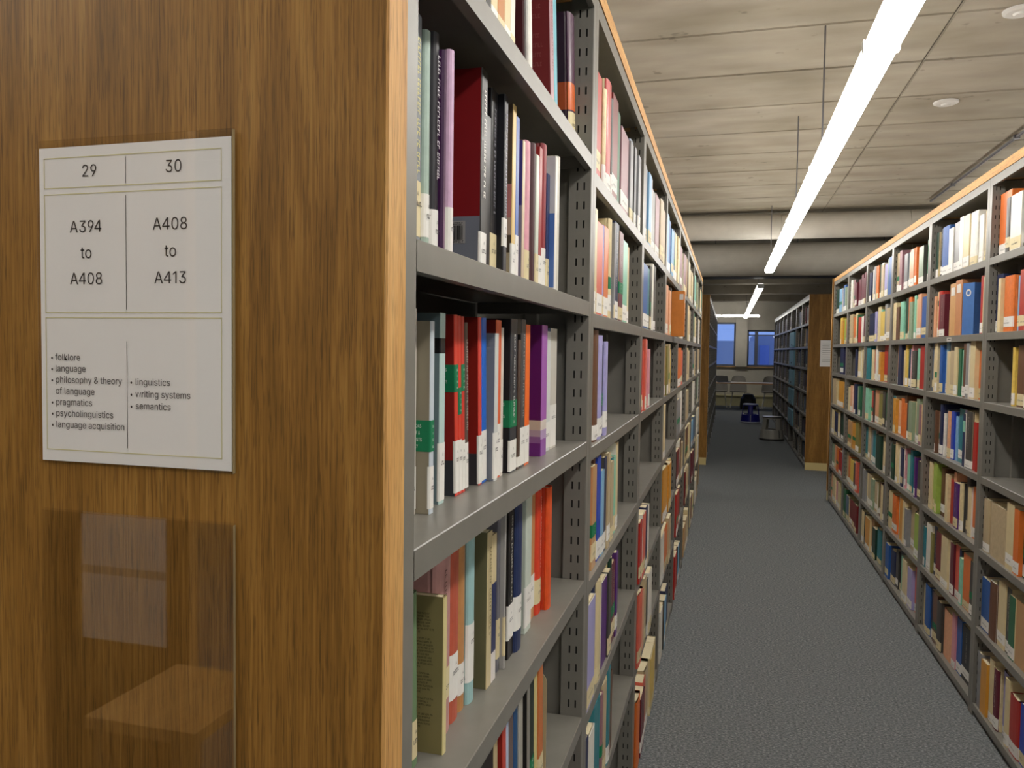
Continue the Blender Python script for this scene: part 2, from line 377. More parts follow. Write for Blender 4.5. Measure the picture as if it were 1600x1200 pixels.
def upright_meshes():
    post, slot = MB(), MB()
    xs = [-.0012, -.013, -.0165, -.0275, -.031, -.046]
    post.box(-.0012, 0, .001, .029, .0, TOP); post.poly([(0, .001, 0), (-.0012, 0, 0), (-.0012, 0, TOP), (0, .001, TOP)]); post.poly([(0, .029, 0), (-.0012, .030, 0), (-.0012, .030, TOP), (0, .029, TOP)])
    post.poly([(-.0012, 0, 0), (-.046, 0, 0), (-.046, 0, TOP), (-.0012, 0, TOP)]); post.box(-.047, -.046, 0, .03, 0, TOP)
    z = 0; pitch, hgt = .039, .016
    while z < TOP:                                   # slotted inner face (y = .03): the slots are real openings
        z1, z2 = min(z+pitch-hgt, TOP), min(z+pitch, TOP)
        for i in range(5):
            post.poly([(xs[i], .03, z), (xs[i+1], .03, z), (xs[i+1], .03, z1), (xs[i], .03, z1)])
            if i not in (1, 3): post.poly([(xs[i], .03, z1), (xs[i+1], .03, z1), (xs[i+1], .03, z2), (xs[i], .03, z2)])
        z += pitch
    slot.poly([(-.002, .024, .01), (-.045, .024, .01), (-.045, .024, TOP-.01), (-.002, .024, TOP-.01)])  # near-black sheet painted as the shade inside the hollow post
    sheet = MB(); sheet.prism([(-.047, .012), (-.11, .012), (-.115, .017), (-.14, .017), (-.145, .012), (-.249, .012), (-.249, .011), (-.047, .011)], 'z', .005, TOP-.01)
    def flip(b):
        c = MB(); c.v = [(x, 1-y, z) for x, y, z in b.v]; c.f = [tuple(reversed(f)) for f in b.f]; c.c, c.m = b.c, b.m; return c
    return [(post.mesh('upright', STEEL), slot.mesh('slot_shade_sheet', SLOT), sheet.mesh('side_sheet', STEEL)),
            (flip(post).mesh('upright', STEEL), flip(slot).mesh('slot_shade_sheet', SLOT), flip(sheet).mesh('side_sheet', STEEL))]
UPS = upright_meshes()
b = MB(); b.box(-.2495, -.2475, .031, .969, .01, TOP-.035); BACK = b.mesh('back_sheet', mat('shade_darkened_back_steel', '#45433f', .5))  # back sheet coloured darker to stand in for shade deep in the shelves
b = MB(); b.prism([(-.249, 2.2605), (0, 2.2605), (0, 2.226), (-.012, 2.226), (-.012, 2.229), (-.003, 2.229), (-.003, 2.257), (-.249, 2.257)], 'y', .0305, .9695, caps=False); CANO = b.mesh('canopy', STEEL)
b = MB(); b.box(-.03, -.012, .031, .969, 0, .028); KICK = b.mesh('kick_plate', STEEL)
ORD = ['first', 'second', 'third', 'fourth', 'fifth', 'sixth', 'seventh', 'eighth', 'ninth', 'tenth', 'eleventh', 'twelfth', 'thirteenth', 'fourteenth', 'fifteenth', 'sixteenth', 'seventeenth', 'eighteenth', 'nineteenth', 'twentieth'] + ['twenty-'+w for w in ('first', 'second', 'third', 'fourth', 'fifth', 'sixth', 'seventh', 'eighth', 'ninth')] + ['thirtieth'] + ['thirty-'+w for w in ('first', 'second', 'third', 'fourth', 'fifth', 'sixth', 'seventh', 'eighth', 'ninth')] + ['fortieth'] + ['forty-'+w for w in ('first', 'second', 'third', 'fourth', 'fifth', 'sixth', 'seventh', 'eighth', 'ninth')]
def bay(x, y, rz, zs, label, group):
    t = thing('shelving_bay', label, 'shelving', (x, y, 0), rz, group)
    for p, s, sh in UPS:
        u = link('upright', p, t); link('slot_shade_sheet', s, u); link('side_sheet', sh, u)
    link('back_sheet', BACK, t); link('canopy', CANO, t); link('kick_plate', KICK, t)
    for z in zs: link('shelf', SHELF, t, (0, 0, z))
    return t
XL, XR, YL, YR = -.281, 1.035, .655, .715
FXL, FXR, FY = -.255, 1.005, 10.96
def zs_of(rack, k): return SHELF_Z['L1'] if rack == 'L' and k == 0 else SHELF_Z['L' if rack in 'L' else 'R']
for k in range(8):
    bay(XL, YL+k, 0, zs_of('L', k), f'grey steel shelving bay, {ORD[k]} behind the oak panel with the two-column sign', 'bays of the signed rack')
    if k >= 1: bay(XR, YR+k+1, math.pi, zs_of('R', k), f'grey steel shelving bay of the unsigned rack, {ORD[7-k]} from its end by the ducts', 'bays of the unsigned rack')
    bay(FXL, FY+k, 0, SHELF_Z['R'], f'dim grey shelving bay, {ORD[k]} past the narrow far oak panel without notice', 'bays of the dim rack opposite the step stools')
    bay(FXR, FY+k+1, math.pi, SHELF_Z['R'], f'dim grey shelving bay, {ORD[k]} past the far oak panel with a notice', 'bays of the dim rack beside the grey stool')
def oak_top(x0, x1, y0, y1, label):
    t = thing('oak_capping', label, 'capping', ((x0+x1)/2, y0, TOP+.0012), group='oak cappings on the racks'); w = (x1-x0)/2
    q = MB(); q.box(-w+.004, w-.004, 0, y1-y0, 0, .038); q.build('board', OAKE, t)
    for s in (-1, 1):
        q = MB(); q.box(min(s*(w-.004), s*w), max(s*(w-.004), s*w), 0, y1-y0, .001, .0375); q.build('lipping', OAKE, t)
    return t
oak_top(XL-.5, XL+.002, .6145+.04, 8.66, 'long oak capping board on top of the signed rack')
oak_top(XR-.002, XR+.5, 1.70, 8.72, 'long oak capping board on top of the unsigned rack')
GT = mat('grey_capping', '#67655f', .5)
for x0, x1, lb in ((FXL-.5, FXL, 'grey capping strip on the dim rack opposite the step stools'), (FXR, FXR+.5, 'grey capping strip on the dim rack beside the grey stool')):
    q = MB(); q.prism([(x0, 0), (x1, 0), (x1, .034), (x1-.004, .038), (x0+.004, .038), (x0, .034)], 'y', 0, 8.0)
    tag(q.build('steel_capping', GT, None, (0, FY, TOP+.0012)), lb, 'capping', 'steel cappings on the dim racks')
def end_panel(x0, x1, y0, y1, label, edge_x, plinth=True):
    t = thing('end_panel', label, 'end panel', ((x0+x1)/2, (y0+y1)/2, 0), group='oak end panels of the racks'); w, d = (x1-x0)/2, (y1-y0)/2
    zb = .10 if plinth else 0
    q = MB(); q.box(-w+.003, w-.003, -d, d, zb, 2.298); q.build('board', OAKV, t)
    for s in (-1, 1):
        q = MB(); a, c = sorted((s*(w-.003), s*w)); q.box(a, c, -d+.0005, d-.0005, zb, 2.298); q.build('lipping', OAKZ, t)
    if plinth:
        q = MB(); q.box(-w+.004, w-.004, -d+.003, d-.003, 0, zb); q.build('plinth', PLY, t)
    return t
end_panel(XL-.5, XL+.003, .614, .653, 'large oak end panel carrying the two-column sign and empty sleeve', XL, False)
end_panel(XL-.5, XL+.004, 8.665, 8.70, 'oak end panel at the duct end of the signed rack', XL)
end_panel(XR-.012, XR+.5, 8.722, 8.76, 'oak end panel at the duct end of the unsigned rack', XR)
end_panel(FXL-.5, FXL+.003, FY-.042, FY-.002, 'far oak end panel of the dim rack opposite the step stools', FXL)
end_panel(FXR-.003, FXR+.5, FY-.042, FY-.002, 'far oak end panel carrying a pale notice beyond the ducts', FXR)

# ------------------------------------------------------------------ signs on the near panel
INK = lin('#3a3636'); PALE = lin('#d9d2a4'); PW = lin('#efecea')
PX, PZ, PY = -.6366, 1.7087, .614          # top left corner of the A4 sheet
sg = thing('shelf_range_sign', 'white A4 sign reading 29 and 30 in a clear sleeve on oak panel', 'sign', (PX, PY, PZ-.297))
b = MB(); b.box(0, .21, -.0032, -.0024, 0, .297, PW)
S = lambda a, c: (a, -.0036, .297-c)
def rule(a0, c0, a1, c1, w, col): b.poly([S(a0-w, c0-w), S(a1+w, c0-w), S(a1+w, c1+w), S(a0-w, c1+w)][::-1], col)
pp = b.build('sheet', PRINT, sg)
b = MB()
for c0, c1 in ((.010, .038), (.044, .155), (.160, .286)):          # pale frames
    for a0, d0, a1, d1 in ((.006, c0, .200, c0), (.006, c1, .200, c1), (.006, c0, .006, c1), (.200, c0, .200, c1)): rule(a0, d0, a1, d1, .00045, PALE)
for c0, c1 in ((.0125, .036), (.0475, .152), (.182, .281)): rule(.0985, c0, .0985, c1, .0003, INK)
b.build('ruled_lines', PRINT, sg)
b = MB()
def line(txt, a, c, size, align='c'):
    if txt[0] == 'A': put_code(b, txt, lambda p, q: (a+p, -.0037, .297-c+q), size, .96, INK)
    else: put_text(b, txt, lambda p, q: (a+p, -.0037, .297-c+q), size, .96, align, INK)
line('29', .0575, .0285, .0215); line('30', .150, .0285, .0215)
for i, (l, r) in enumerate((('A394', 'A408'), ('to', 'to'), ('A408', 'A413'))):
    line(l, .0535, .080+i*.0243, .0215); line(r, .1465, .080+i*.0243, .0215)
for i, l in enumerate(('folklore', 'language', 'philosophy & theory', 'of language', 'pragmatics', 'psycholinguistics', 'language acquisition')):
    line(l, .0165, .2005+i*.0107, .0122, 'l')
    if i != 3: put_text(b, '\u2022', lambda p, q: (.011+p, -.0037, .297-.2005-i*.0107+q), .0103, .86, 'l', INK)
for i, l in enumerate(('linguistics', 'writing systems', 'semantics')):
    line(l, .1075, .222+i*.0112, .0122, 'l'); put_text(b, '\u2022', lambda p, q: (.1015+p, -.0037, .297-.222-i*.0112+q), .0103, .86, 'l', INK)
b.build('lettering', PRINT, sg)
b = MB(); b.box(-.001, .2125, -.0062, -.0048, -.002, .303); b.build('sleeve_front', ACR, sg)
b = MB(); b.box(-.001, .2125, -.0022, -.0008, -.002, .3045); b.build('sleeve_back', ACR, sg)
EDGE = mat('polished_acrylic_edge', '#9a8a68', .25)
for a in (.2118,):
    b = MB(); b.box(a, a+.0006, -.0048, -.0012, -.002, .303); b.build('sleeve_edge', EDGE, sg)
sl = thing('acrylic_sleeve', 'empty clear acrylic sleeve on oak panel beneath the two-column sign', 'sign holder', (PX, PY, 1.066))
b = MB(); b.box(-.001, .2125, -.0050, -.0036, 0, .297); b.build('front_sheet', ACR, sl)
b = MB(); b.box(-.001, .2125, -.0022, -.0008, 0, .2985); b.build('back_sheet', ACR, sl)
for a in (.2118,):
    b = MB(); b.box(a, a+.0006, -.0040, -.0012, 0, .297); b.build('edge', EDGE, sl)
# notice on the far oak panel
nt_ = thing('notice', 'pale printed notice on the far oak panel beyond the ducts', 'notice', (1.255, FY-.0425, 1.36))
b = MB(); b.box(-.105, .105, -.002, -.0005, 0, .34, PW); b.build('sheet', PRINT, nt_)
b = MB()
for i in range(9): b.box(-.08, random.uniform(.0, .08), -.0026, -.0021, .29-i*.028, .296-i*.028, lin('#a9a5a2'))
b.build('print_lines', PRINT, nt_)

# ------------------------------------------------------------------ books
PAL = {'cr': ('cream', '#dccb9f'), 'wh': ('white', '#e4e1d8'), 'be': ('beige', '#bfac8a'), 'tn': ('tan', '#bd9467'), 'rd': ('red', '#b23029'), 'dr': ('dark red', '#741b1e'),
 'mr': ('maroon', '#652030'), 'or': ('orange', '#dd7430'), 'oc': ('ochre', '#d3973a'), 'ye': ('yellow', '#dfc05a'), 'lg': ('lime green', '#9db650'), 'gn': ('green', '#2d6848'),
 'dg': ('dark green', '#1c3d2f'), 'sg': ('sage green', '#8c9e84'), 'mn': ('mint', '#8ac9b0'), 'tl': ('teal', '#2d7c88'), 'lb': ('light blue', '#82b0d4'), 'bl': ('blue', '#2b5ca4'),
 'nv': ('navy', '#212a50'), 'ry': ('royal blue', '#2947b4'), 'pu': ('purple', '#572976'), 'lv': ('lavender', '#a5a1d2'), 'pk': ('pink', '#d996a2'), 'mv': ('mauve', '#956b74'),
 'br': ('brown', '#694733'), 'gy': ('grey', '#8b8c8f'), 'dk': ('charcoal', '#474441'), 'bk': ('black', '#17161a'), 'pc': ('peach', '#e2a882'), 'co': ('coral', '#d96653'),
 'ol': ('olive', '#898147'), 'sl': ('slate blue', '#5b6d84')}
C = {k: lin(v[1]) for k, v in PAL.items()}
LABW, LABC, GREEN = lin('#e9e7e2'), lin('#ddcfa6'), lin('#14784f')
def hexc(c): return lin(c) if c.startswith('#') else C[c]

BOOKS = []      # every book of the two near racks: dicts in world terms
def add(rack, k, row, x, y0, y1, h, d, spine, cover=None, word=None, kind='p', lean=0, bands=(), cbands=None, lab=None, stk=None, txt=None, extra=None):
    BOOKS.append(dict(rack=rack, k=k, row=row, x=x, y0=y0, y1=y1, z=zs_of(rack, k)[row-1], h=h, d=d, spine=spine, cover=cover or spine, word=word, kind=kind,
                      lean=lean, bands=bands, cbands=cbands, lab=lab, stk=stk, txt=txt, extra=extra))
def px_row(row, x0, items, ztop=None):
    """first bay of the signed rack: pixel edges of each spine (near, far), top of the book (pixel row or metres)"""
    z = SHELF_Z['L1'][row-1]; x = x0; yp = None; up = None
    for it in items:
        u1, u2, top, spine = it[:4]; o = dict(it[4]) if len(it) > 4 else {}
        if yp is None: y0 = y_at(u1, o.get('x', x), z+.01)
        else: y0 = yp + .0009
        if 'x' in o:
            x = o.pop('x')
            if up is not None and u1-up > 1.5: y0 = max(y0, y_at(u1, x, z+.01))
        elif up is not None and u1-up > 1.5: x = max(-.40, min(-.286, x_at(u1, y0, z+.01)))
        y1 = y_at(u2, x, z+.01)
        y1 = y0 + max(.006, min(.060, y1-y0))
        h = top if top < 1 else z_at(top, x, y0)-z
        h = min(h, .268 if row == 1 else .258)
        add('L', 0, row, x, y0, y1, h, o.pop('d', .165), spine, o.pop('cover', None), o.pop('word', None), **o)
        yp, up = y1, u2
W4 = (.006, .055)
px_row(1, -.315, [
 (716, 732, .24, 'be', dict(lab=W4)), (732, 742, .23, 'sl', dict(lab=W4)), (742, 750, .24, 'dk', dict(lab=W4)), (750, 758, .25, 'wh', dict(lab=W4)), (758, 767, .24, 'bk', dict(cover='dk')), (768, 777, .25, 'cr', dict(lab=W4)), (777, 788, .24, '#c07a35', dict(word='ochre brown', lab=W4)),
 (788, 797, .25, 'cr', dict(lab=W4)), (797, 804, .24, 'wh', dict(cover='pu', lab=W4)),
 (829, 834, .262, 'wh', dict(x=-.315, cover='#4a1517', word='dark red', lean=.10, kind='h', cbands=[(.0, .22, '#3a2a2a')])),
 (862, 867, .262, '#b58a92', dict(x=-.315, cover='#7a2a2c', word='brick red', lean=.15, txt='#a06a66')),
 (868, 874, .25, '#63aebc', dict(word='turquoise', lean=.15, kind='h')),
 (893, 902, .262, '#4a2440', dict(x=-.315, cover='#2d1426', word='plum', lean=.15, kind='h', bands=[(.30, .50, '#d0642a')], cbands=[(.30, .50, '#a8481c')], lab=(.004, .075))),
])
px_row(2, -.33, [
 (641, 661, .262, '#8d9298', dict(word='pale grey', kind='h', lab=(.02, .08), txt='#d8cf8e')),
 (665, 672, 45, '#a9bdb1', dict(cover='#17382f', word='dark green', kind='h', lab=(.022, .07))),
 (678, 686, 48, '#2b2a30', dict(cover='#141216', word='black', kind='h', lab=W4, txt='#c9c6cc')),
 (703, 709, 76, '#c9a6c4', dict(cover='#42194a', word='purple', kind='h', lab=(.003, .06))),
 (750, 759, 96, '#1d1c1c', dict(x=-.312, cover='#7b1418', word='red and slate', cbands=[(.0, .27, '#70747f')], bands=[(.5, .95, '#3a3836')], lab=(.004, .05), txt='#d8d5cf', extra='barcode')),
 (759, 765, .215, '#1b1a20', dict(x=-.322, word='black')), (765, 775, 128, '#17161b', dict(word='black', lab=(.006, .06), txt='#8f8e97')),
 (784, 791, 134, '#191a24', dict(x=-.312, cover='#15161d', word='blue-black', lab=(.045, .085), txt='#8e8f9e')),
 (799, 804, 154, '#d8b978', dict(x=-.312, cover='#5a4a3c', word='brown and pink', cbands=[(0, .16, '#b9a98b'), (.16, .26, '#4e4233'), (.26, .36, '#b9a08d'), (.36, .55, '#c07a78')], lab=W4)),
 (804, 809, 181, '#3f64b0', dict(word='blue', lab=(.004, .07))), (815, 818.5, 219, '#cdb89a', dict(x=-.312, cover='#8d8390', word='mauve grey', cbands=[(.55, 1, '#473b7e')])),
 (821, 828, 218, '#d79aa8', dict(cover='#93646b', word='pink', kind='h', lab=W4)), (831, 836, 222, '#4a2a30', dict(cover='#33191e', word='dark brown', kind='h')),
 (836, 840.5, .215, '#c9cfc0', dict(word='pale green', lab=W4)), (840.5, 845, 229, '#9c2b2b', dict(word='red', lab=W4)), (847, 853, 223, '#8d2e35', dict(cover='#7a2128', word='crimson', kind='h', lab=(.008, .07))),
 (853, 857, .20, '#27345f', dict(word='navy', lab=W4)), (866, 869, 244, '#dfdcd5', dict(cover='#c6c5cb', word='white and blue', cbands=[(.03, .58, '#4c70b4')])), (869, 873.5, 243, '#d3d0c4', dict(word='off-white', kind='h')),
])
px_row(3, -.342, [
 (636, 649.5, .235, '#d8d4cb', dict(word='white', lab=W4)),
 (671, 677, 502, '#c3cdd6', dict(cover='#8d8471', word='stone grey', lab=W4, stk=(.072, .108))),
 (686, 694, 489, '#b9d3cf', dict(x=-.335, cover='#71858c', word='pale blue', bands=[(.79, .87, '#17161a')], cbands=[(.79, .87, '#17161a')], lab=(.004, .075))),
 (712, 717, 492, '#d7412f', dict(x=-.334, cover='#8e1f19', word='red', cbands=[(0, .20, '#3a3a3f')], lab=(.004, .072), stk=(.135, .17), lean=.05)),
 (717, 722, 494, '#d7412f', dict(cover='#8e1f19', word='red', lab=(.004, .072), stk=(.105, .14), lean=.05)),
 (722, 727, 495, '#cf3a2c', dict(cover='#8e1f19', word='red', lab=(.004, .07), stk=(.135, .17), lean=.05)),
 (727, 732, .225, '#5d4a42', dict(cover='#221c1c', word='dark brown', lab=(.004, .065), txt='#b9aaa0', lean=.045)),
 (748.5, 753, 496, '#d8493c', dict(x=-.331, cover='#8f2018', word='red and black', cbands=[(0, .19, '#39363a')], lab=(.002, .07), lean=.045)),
 (753, 760, 497, '#1f66c8', dict(word='bright blue', lab=(.004, .075), lean=.04)),
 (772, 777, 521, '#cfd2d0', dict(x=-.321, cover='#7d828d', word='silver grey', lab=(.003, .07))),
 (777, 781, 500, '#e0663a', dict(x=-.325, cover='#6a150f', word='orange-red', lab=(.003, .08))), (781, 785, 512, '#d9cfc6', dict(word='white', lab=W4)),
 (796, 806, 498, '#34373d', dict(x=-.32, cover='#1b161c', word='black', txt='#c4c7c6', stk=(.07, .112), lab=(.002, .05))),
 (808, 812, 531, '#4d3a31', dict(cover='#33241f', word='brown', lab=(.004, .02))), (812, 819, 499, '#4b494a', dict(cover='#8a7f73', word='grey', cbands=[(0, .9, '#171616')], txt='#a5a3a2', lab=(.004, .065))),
 (819, 826, 507, '#f06f24', dict(word='orange', lab=(.004, .065))),
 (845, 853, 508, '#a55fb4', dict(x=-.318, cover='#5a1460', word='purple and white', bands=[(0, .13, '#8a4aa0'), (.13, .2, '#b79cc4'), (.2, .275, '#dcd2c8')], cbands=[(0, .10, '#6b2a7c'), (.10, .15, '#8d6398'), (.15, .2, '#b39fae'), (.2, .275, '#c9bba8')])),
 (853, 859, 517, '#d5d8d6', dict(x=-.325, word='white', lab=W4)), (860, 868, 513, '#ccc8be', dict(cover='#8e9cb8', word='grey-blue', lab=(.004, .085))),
])
px_row(4, -.338, [
 (630, 643, .21, '#5c6a5e', dict(word='grey-green', lean=.03, lab=W4)), (643, 655, .205, '#6f8a66', dict(word='leaf green', kind='h', lean=.03, lab=(.01, .055))),
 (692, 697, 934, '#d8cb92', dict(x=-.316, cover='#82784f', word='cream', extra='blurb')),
 (697, 706, .235, '#b98a87', dict(x=-.330, word='dusty pink', kind='h', lab=(.045, .085), txt='#6d4a48')),
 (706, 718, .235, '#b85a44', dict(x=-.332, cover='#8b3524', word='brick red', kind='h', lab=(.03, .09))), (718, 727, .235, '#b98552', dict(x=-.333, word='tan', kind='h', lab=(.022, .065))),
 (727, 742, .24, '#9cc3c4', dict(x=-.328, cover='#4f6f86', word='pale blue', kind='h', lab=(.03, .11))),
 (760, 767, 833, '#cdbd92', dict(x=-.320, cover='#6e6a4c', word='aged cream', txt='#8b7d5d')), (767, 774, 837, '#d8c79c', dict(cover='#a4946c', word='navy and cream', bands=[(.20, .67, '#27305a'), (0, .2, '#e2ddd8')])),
 (776, 780, .24, '#6c6b74', dict(x=-.323, word='charcoal', lab=(.02, .08))), (780, 789, .25, '#a8a6a3', dict(x=-.316, word='grey', lab=(.02, .08), txt='#6a6866')),
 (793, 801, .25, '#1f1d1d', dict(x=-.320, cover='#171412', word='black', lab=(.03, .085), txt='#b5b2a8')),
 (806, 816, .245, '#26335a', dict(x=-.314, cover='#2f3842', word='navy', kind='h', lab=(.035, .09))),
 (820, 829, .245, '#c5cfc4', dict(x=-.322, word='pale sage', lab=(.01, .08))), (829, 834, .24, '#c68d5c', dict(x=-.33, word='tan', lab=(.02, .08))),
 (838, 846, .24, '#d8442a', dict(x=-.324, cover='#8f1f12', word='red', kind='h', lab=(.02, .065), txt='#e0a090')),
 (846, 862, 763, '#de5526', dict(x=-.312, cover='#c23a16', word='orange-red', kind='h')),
])
px_row(5, -.315, [
 (690, 706, .22, 'dk', dict(lean=.05, lab=W4)), (706, 722, .225, 'nv', dict(lean=.05, lab=W4)), (722, 736, .22, 'br', dict(lean=.05, lab=W4)), (736, 752, .23, 'gy', dict(lean=.05, lab=W4)),
 (752, 772, .23, '#1d1a1a', dict(lean=.05, word='black')), (772, 778, .23, '#cbbd93', dict(lean=.05, word='cream')),
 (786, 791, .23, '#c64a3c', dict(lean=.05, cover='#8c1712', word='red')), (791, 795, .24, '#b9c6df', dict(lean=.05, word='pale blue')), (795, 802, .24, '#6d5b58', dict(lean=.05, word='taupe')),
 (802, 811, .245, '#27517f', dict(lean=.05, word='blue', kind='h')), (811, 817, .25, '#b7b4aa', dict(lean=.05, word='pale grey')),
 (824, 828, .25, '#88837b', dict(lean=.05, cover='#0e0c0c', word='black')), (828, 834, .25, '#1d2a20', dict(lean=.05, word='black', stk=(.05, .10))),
 (834, 841, .25, '#cdbf83', dict(lean=.05, word='straw yellow', kind='h')), (841, 848, .25, '#c4713c', dict(lean=.05, word='orange', lab=(.01, .07))),
])
for r in (6, 7):
    y = .70
    while y < 1.45:
        t = random.uniform(.012, .035); c = random.choice(('cr', 'bl', 'rd', 'gn', 'wh', 'tn', 'nv'))
        add('L', 0, r, -.315, y, y+t, random.uniform(.19, .24), .16, c, lab=W4); y += t+.001

# other cells: colour codes along the shelf (signed rack near to far, unsigned rack far to near), optional width in mm
def cell(rack, k, row, start, codes, hlo=.19, hhi=.245, x=None, end=.955, fill=True, lean_last=0):
    toks = codes.split(); ws = []
    rnd = random.Random(hash_((rack, k, row)))
    for t in toks:
        c, _, w = t.partition(':'); ws.append((c, float(w)/1000 if w else rnd.uniform(.013, .034)))
    tot = sum(w for _, w in ws); room = end-start
    s = room/tot if (fill or tot > room) else 1
    if rack == 'R': ws = ws[::-1]
    pos = start
    for i, (c, w) in enumerate(ws):
        w *= s
        gap = c == '__'
        if not gap:
            h = rnd.uniform(hlo, hhi)*(1.05 if w > .035 else 1); h = min(h, .256)
            xx = (x if x is not None else .030) + (rnd.uniform(-.012, .014) if rack == 'R' else rnd.uniform(-.006, .006))
            lab = None if rnd.random() < .14 else ((.006, .05) if rnd.random() < .6 else (.004, .038) if rnd.random() < .5 else (.02, .06))
            stk = (.075, .105) if rnd.random() < .07 else None
            bands = ()
            if w < .04 and rnd.random() < .22: bands = ((rnd.uniform(.55, .7), rnd.uniform(.75, .9), rnd.choice(list(C))),)
            elif w < .04 and rnd.random() < .12: bands = ((.5, .97, rnd.choice(list(C))),)
            kind = 'h' if rnd.random() < .4 else 'p'
            cover = c if rnd.random() < .7 else rnd.choice(('wh', 'cr', c, 'dk'))
            if rack == 'L': add('L', k, row, XL-xx, YL+k+pos, YL+k+pos+w-.001, h, .16, c, cover, None, kind, 0, bands, None, lab, stk, lean_last and i == len(ws)-1)
            else:  add('R', k, row, XR+xx, YR+k+1-(1-pos) , YR+k+1-(1-pos)+w-.001, h, .16, c, cover, None, kind, 0, bands, None, lab, stk)
            BOOKS[-1]['txt'] = '#bdb9b0' if (c in ('nv', 'bk', 'dg', 'mr', 'dr', 'dk', 'pu') and rnd.random() < .5) else None
        pos += w
def hash_(t): return sum(ord(ch)*(i*31+7) for i, ch in enumerate(repr(t)))
# signed rack, second bay onwards (near to far)
LC = {1: ['rd:30 rd cr:10 rd:24 dk:9 dr:30 gn:36 mv:50 gy sl gy:16 gy', 'cr cr:12 co:36 lv or:30 cr gy:10 nv:34 mr:34 mn:50 cr', 'gn:20 wh:18 br:26 lv:26 nv:14 lv:20', 'or:46 tn br:12 ry:30 lb:24 nv:22 be bl:20 be tl:24 mn cr:24', 'lv:40 nv:22 cr:24 dk:14 pu:34 dk dg mr:30 pu', 'nv:22 wh:30 tl:26 tl:20 mv:14 be tl:24 br:24', 'wh:30 be:26 dr:22 nv:40 mr bl sl:30'],
      2: ['gy:16 sl lb:22 wh gy mv:40 be:40 be', 'bl:40 tl dk:16 wh:16 dk', 'rd:12 co:18 co:14 mv:14 pk:20 pk:18', '', 'rd:16 co:20 nv:14 wh:18', 'co:30 pc:26 be:16 dk:14 wh:26', 'or:24 mr:26 co be ye:40 cr'],
      3: ['lb:26 bl lb sl:30 cr:26 cr', 'pc:34 pc:20 dk:12', 'tn:30 ol:24 be:20 ye', 'cr:18', 'oc:40 oc:24 ye', 'wh:20 or:30 be:18', 'wh be:18 lb:30 nv:40 nv:24'],
      4: ['mv be:30 mv br tn', 'be be gy', 'or:40 co:24', 'gy wh', 'dr:30 br:20 be', 'rd:30 dr:30 br:24', 'rd:40 br:40 lb dk'],
      5: ['cr ye be cr cr', 'cr:24 be', 'be:24 cr', 'be:20', 'br:30 cr:20', 'dr cr be', 'tn:40 be:40 cr'],
      6: ['mn tl gn cr', 'gn cr', 'gy be', 'wh', 'lb:24 sl', 'mr mr mr', 'mr:30 mr:30 cr'],
      7: ['lg cr lg gn', 'wh cr', 'be', 'gn wh', 'wh wh', 'cr wh', 'wh be']}
ends = {(1, 0): .90, (1, 1): .70, (1, 2): .28, (1, 3): .55, (1, 4): .52, (1, 5): .45, (1, 6): .46, (2, 0): .90, (2, 1): .50, (2, 2): .33, (2, 4): .32, (2, 5): .45, (2, 6): .72, (3, 1): .36, (3, 2): .42, (3, 3): .12}
for k, rows in LC.items():
    for r, codes in enumerate(rows):
        if codes: cell('L', k, r+1, .033, codes, .20 if r else .215, .25, end=.033+ends.get((k, r), .90 if r < 1 else .55), fill=True, x=(.010 if r < 4 else .004) if k == 1 else (.003 if r < 4 else -.006))
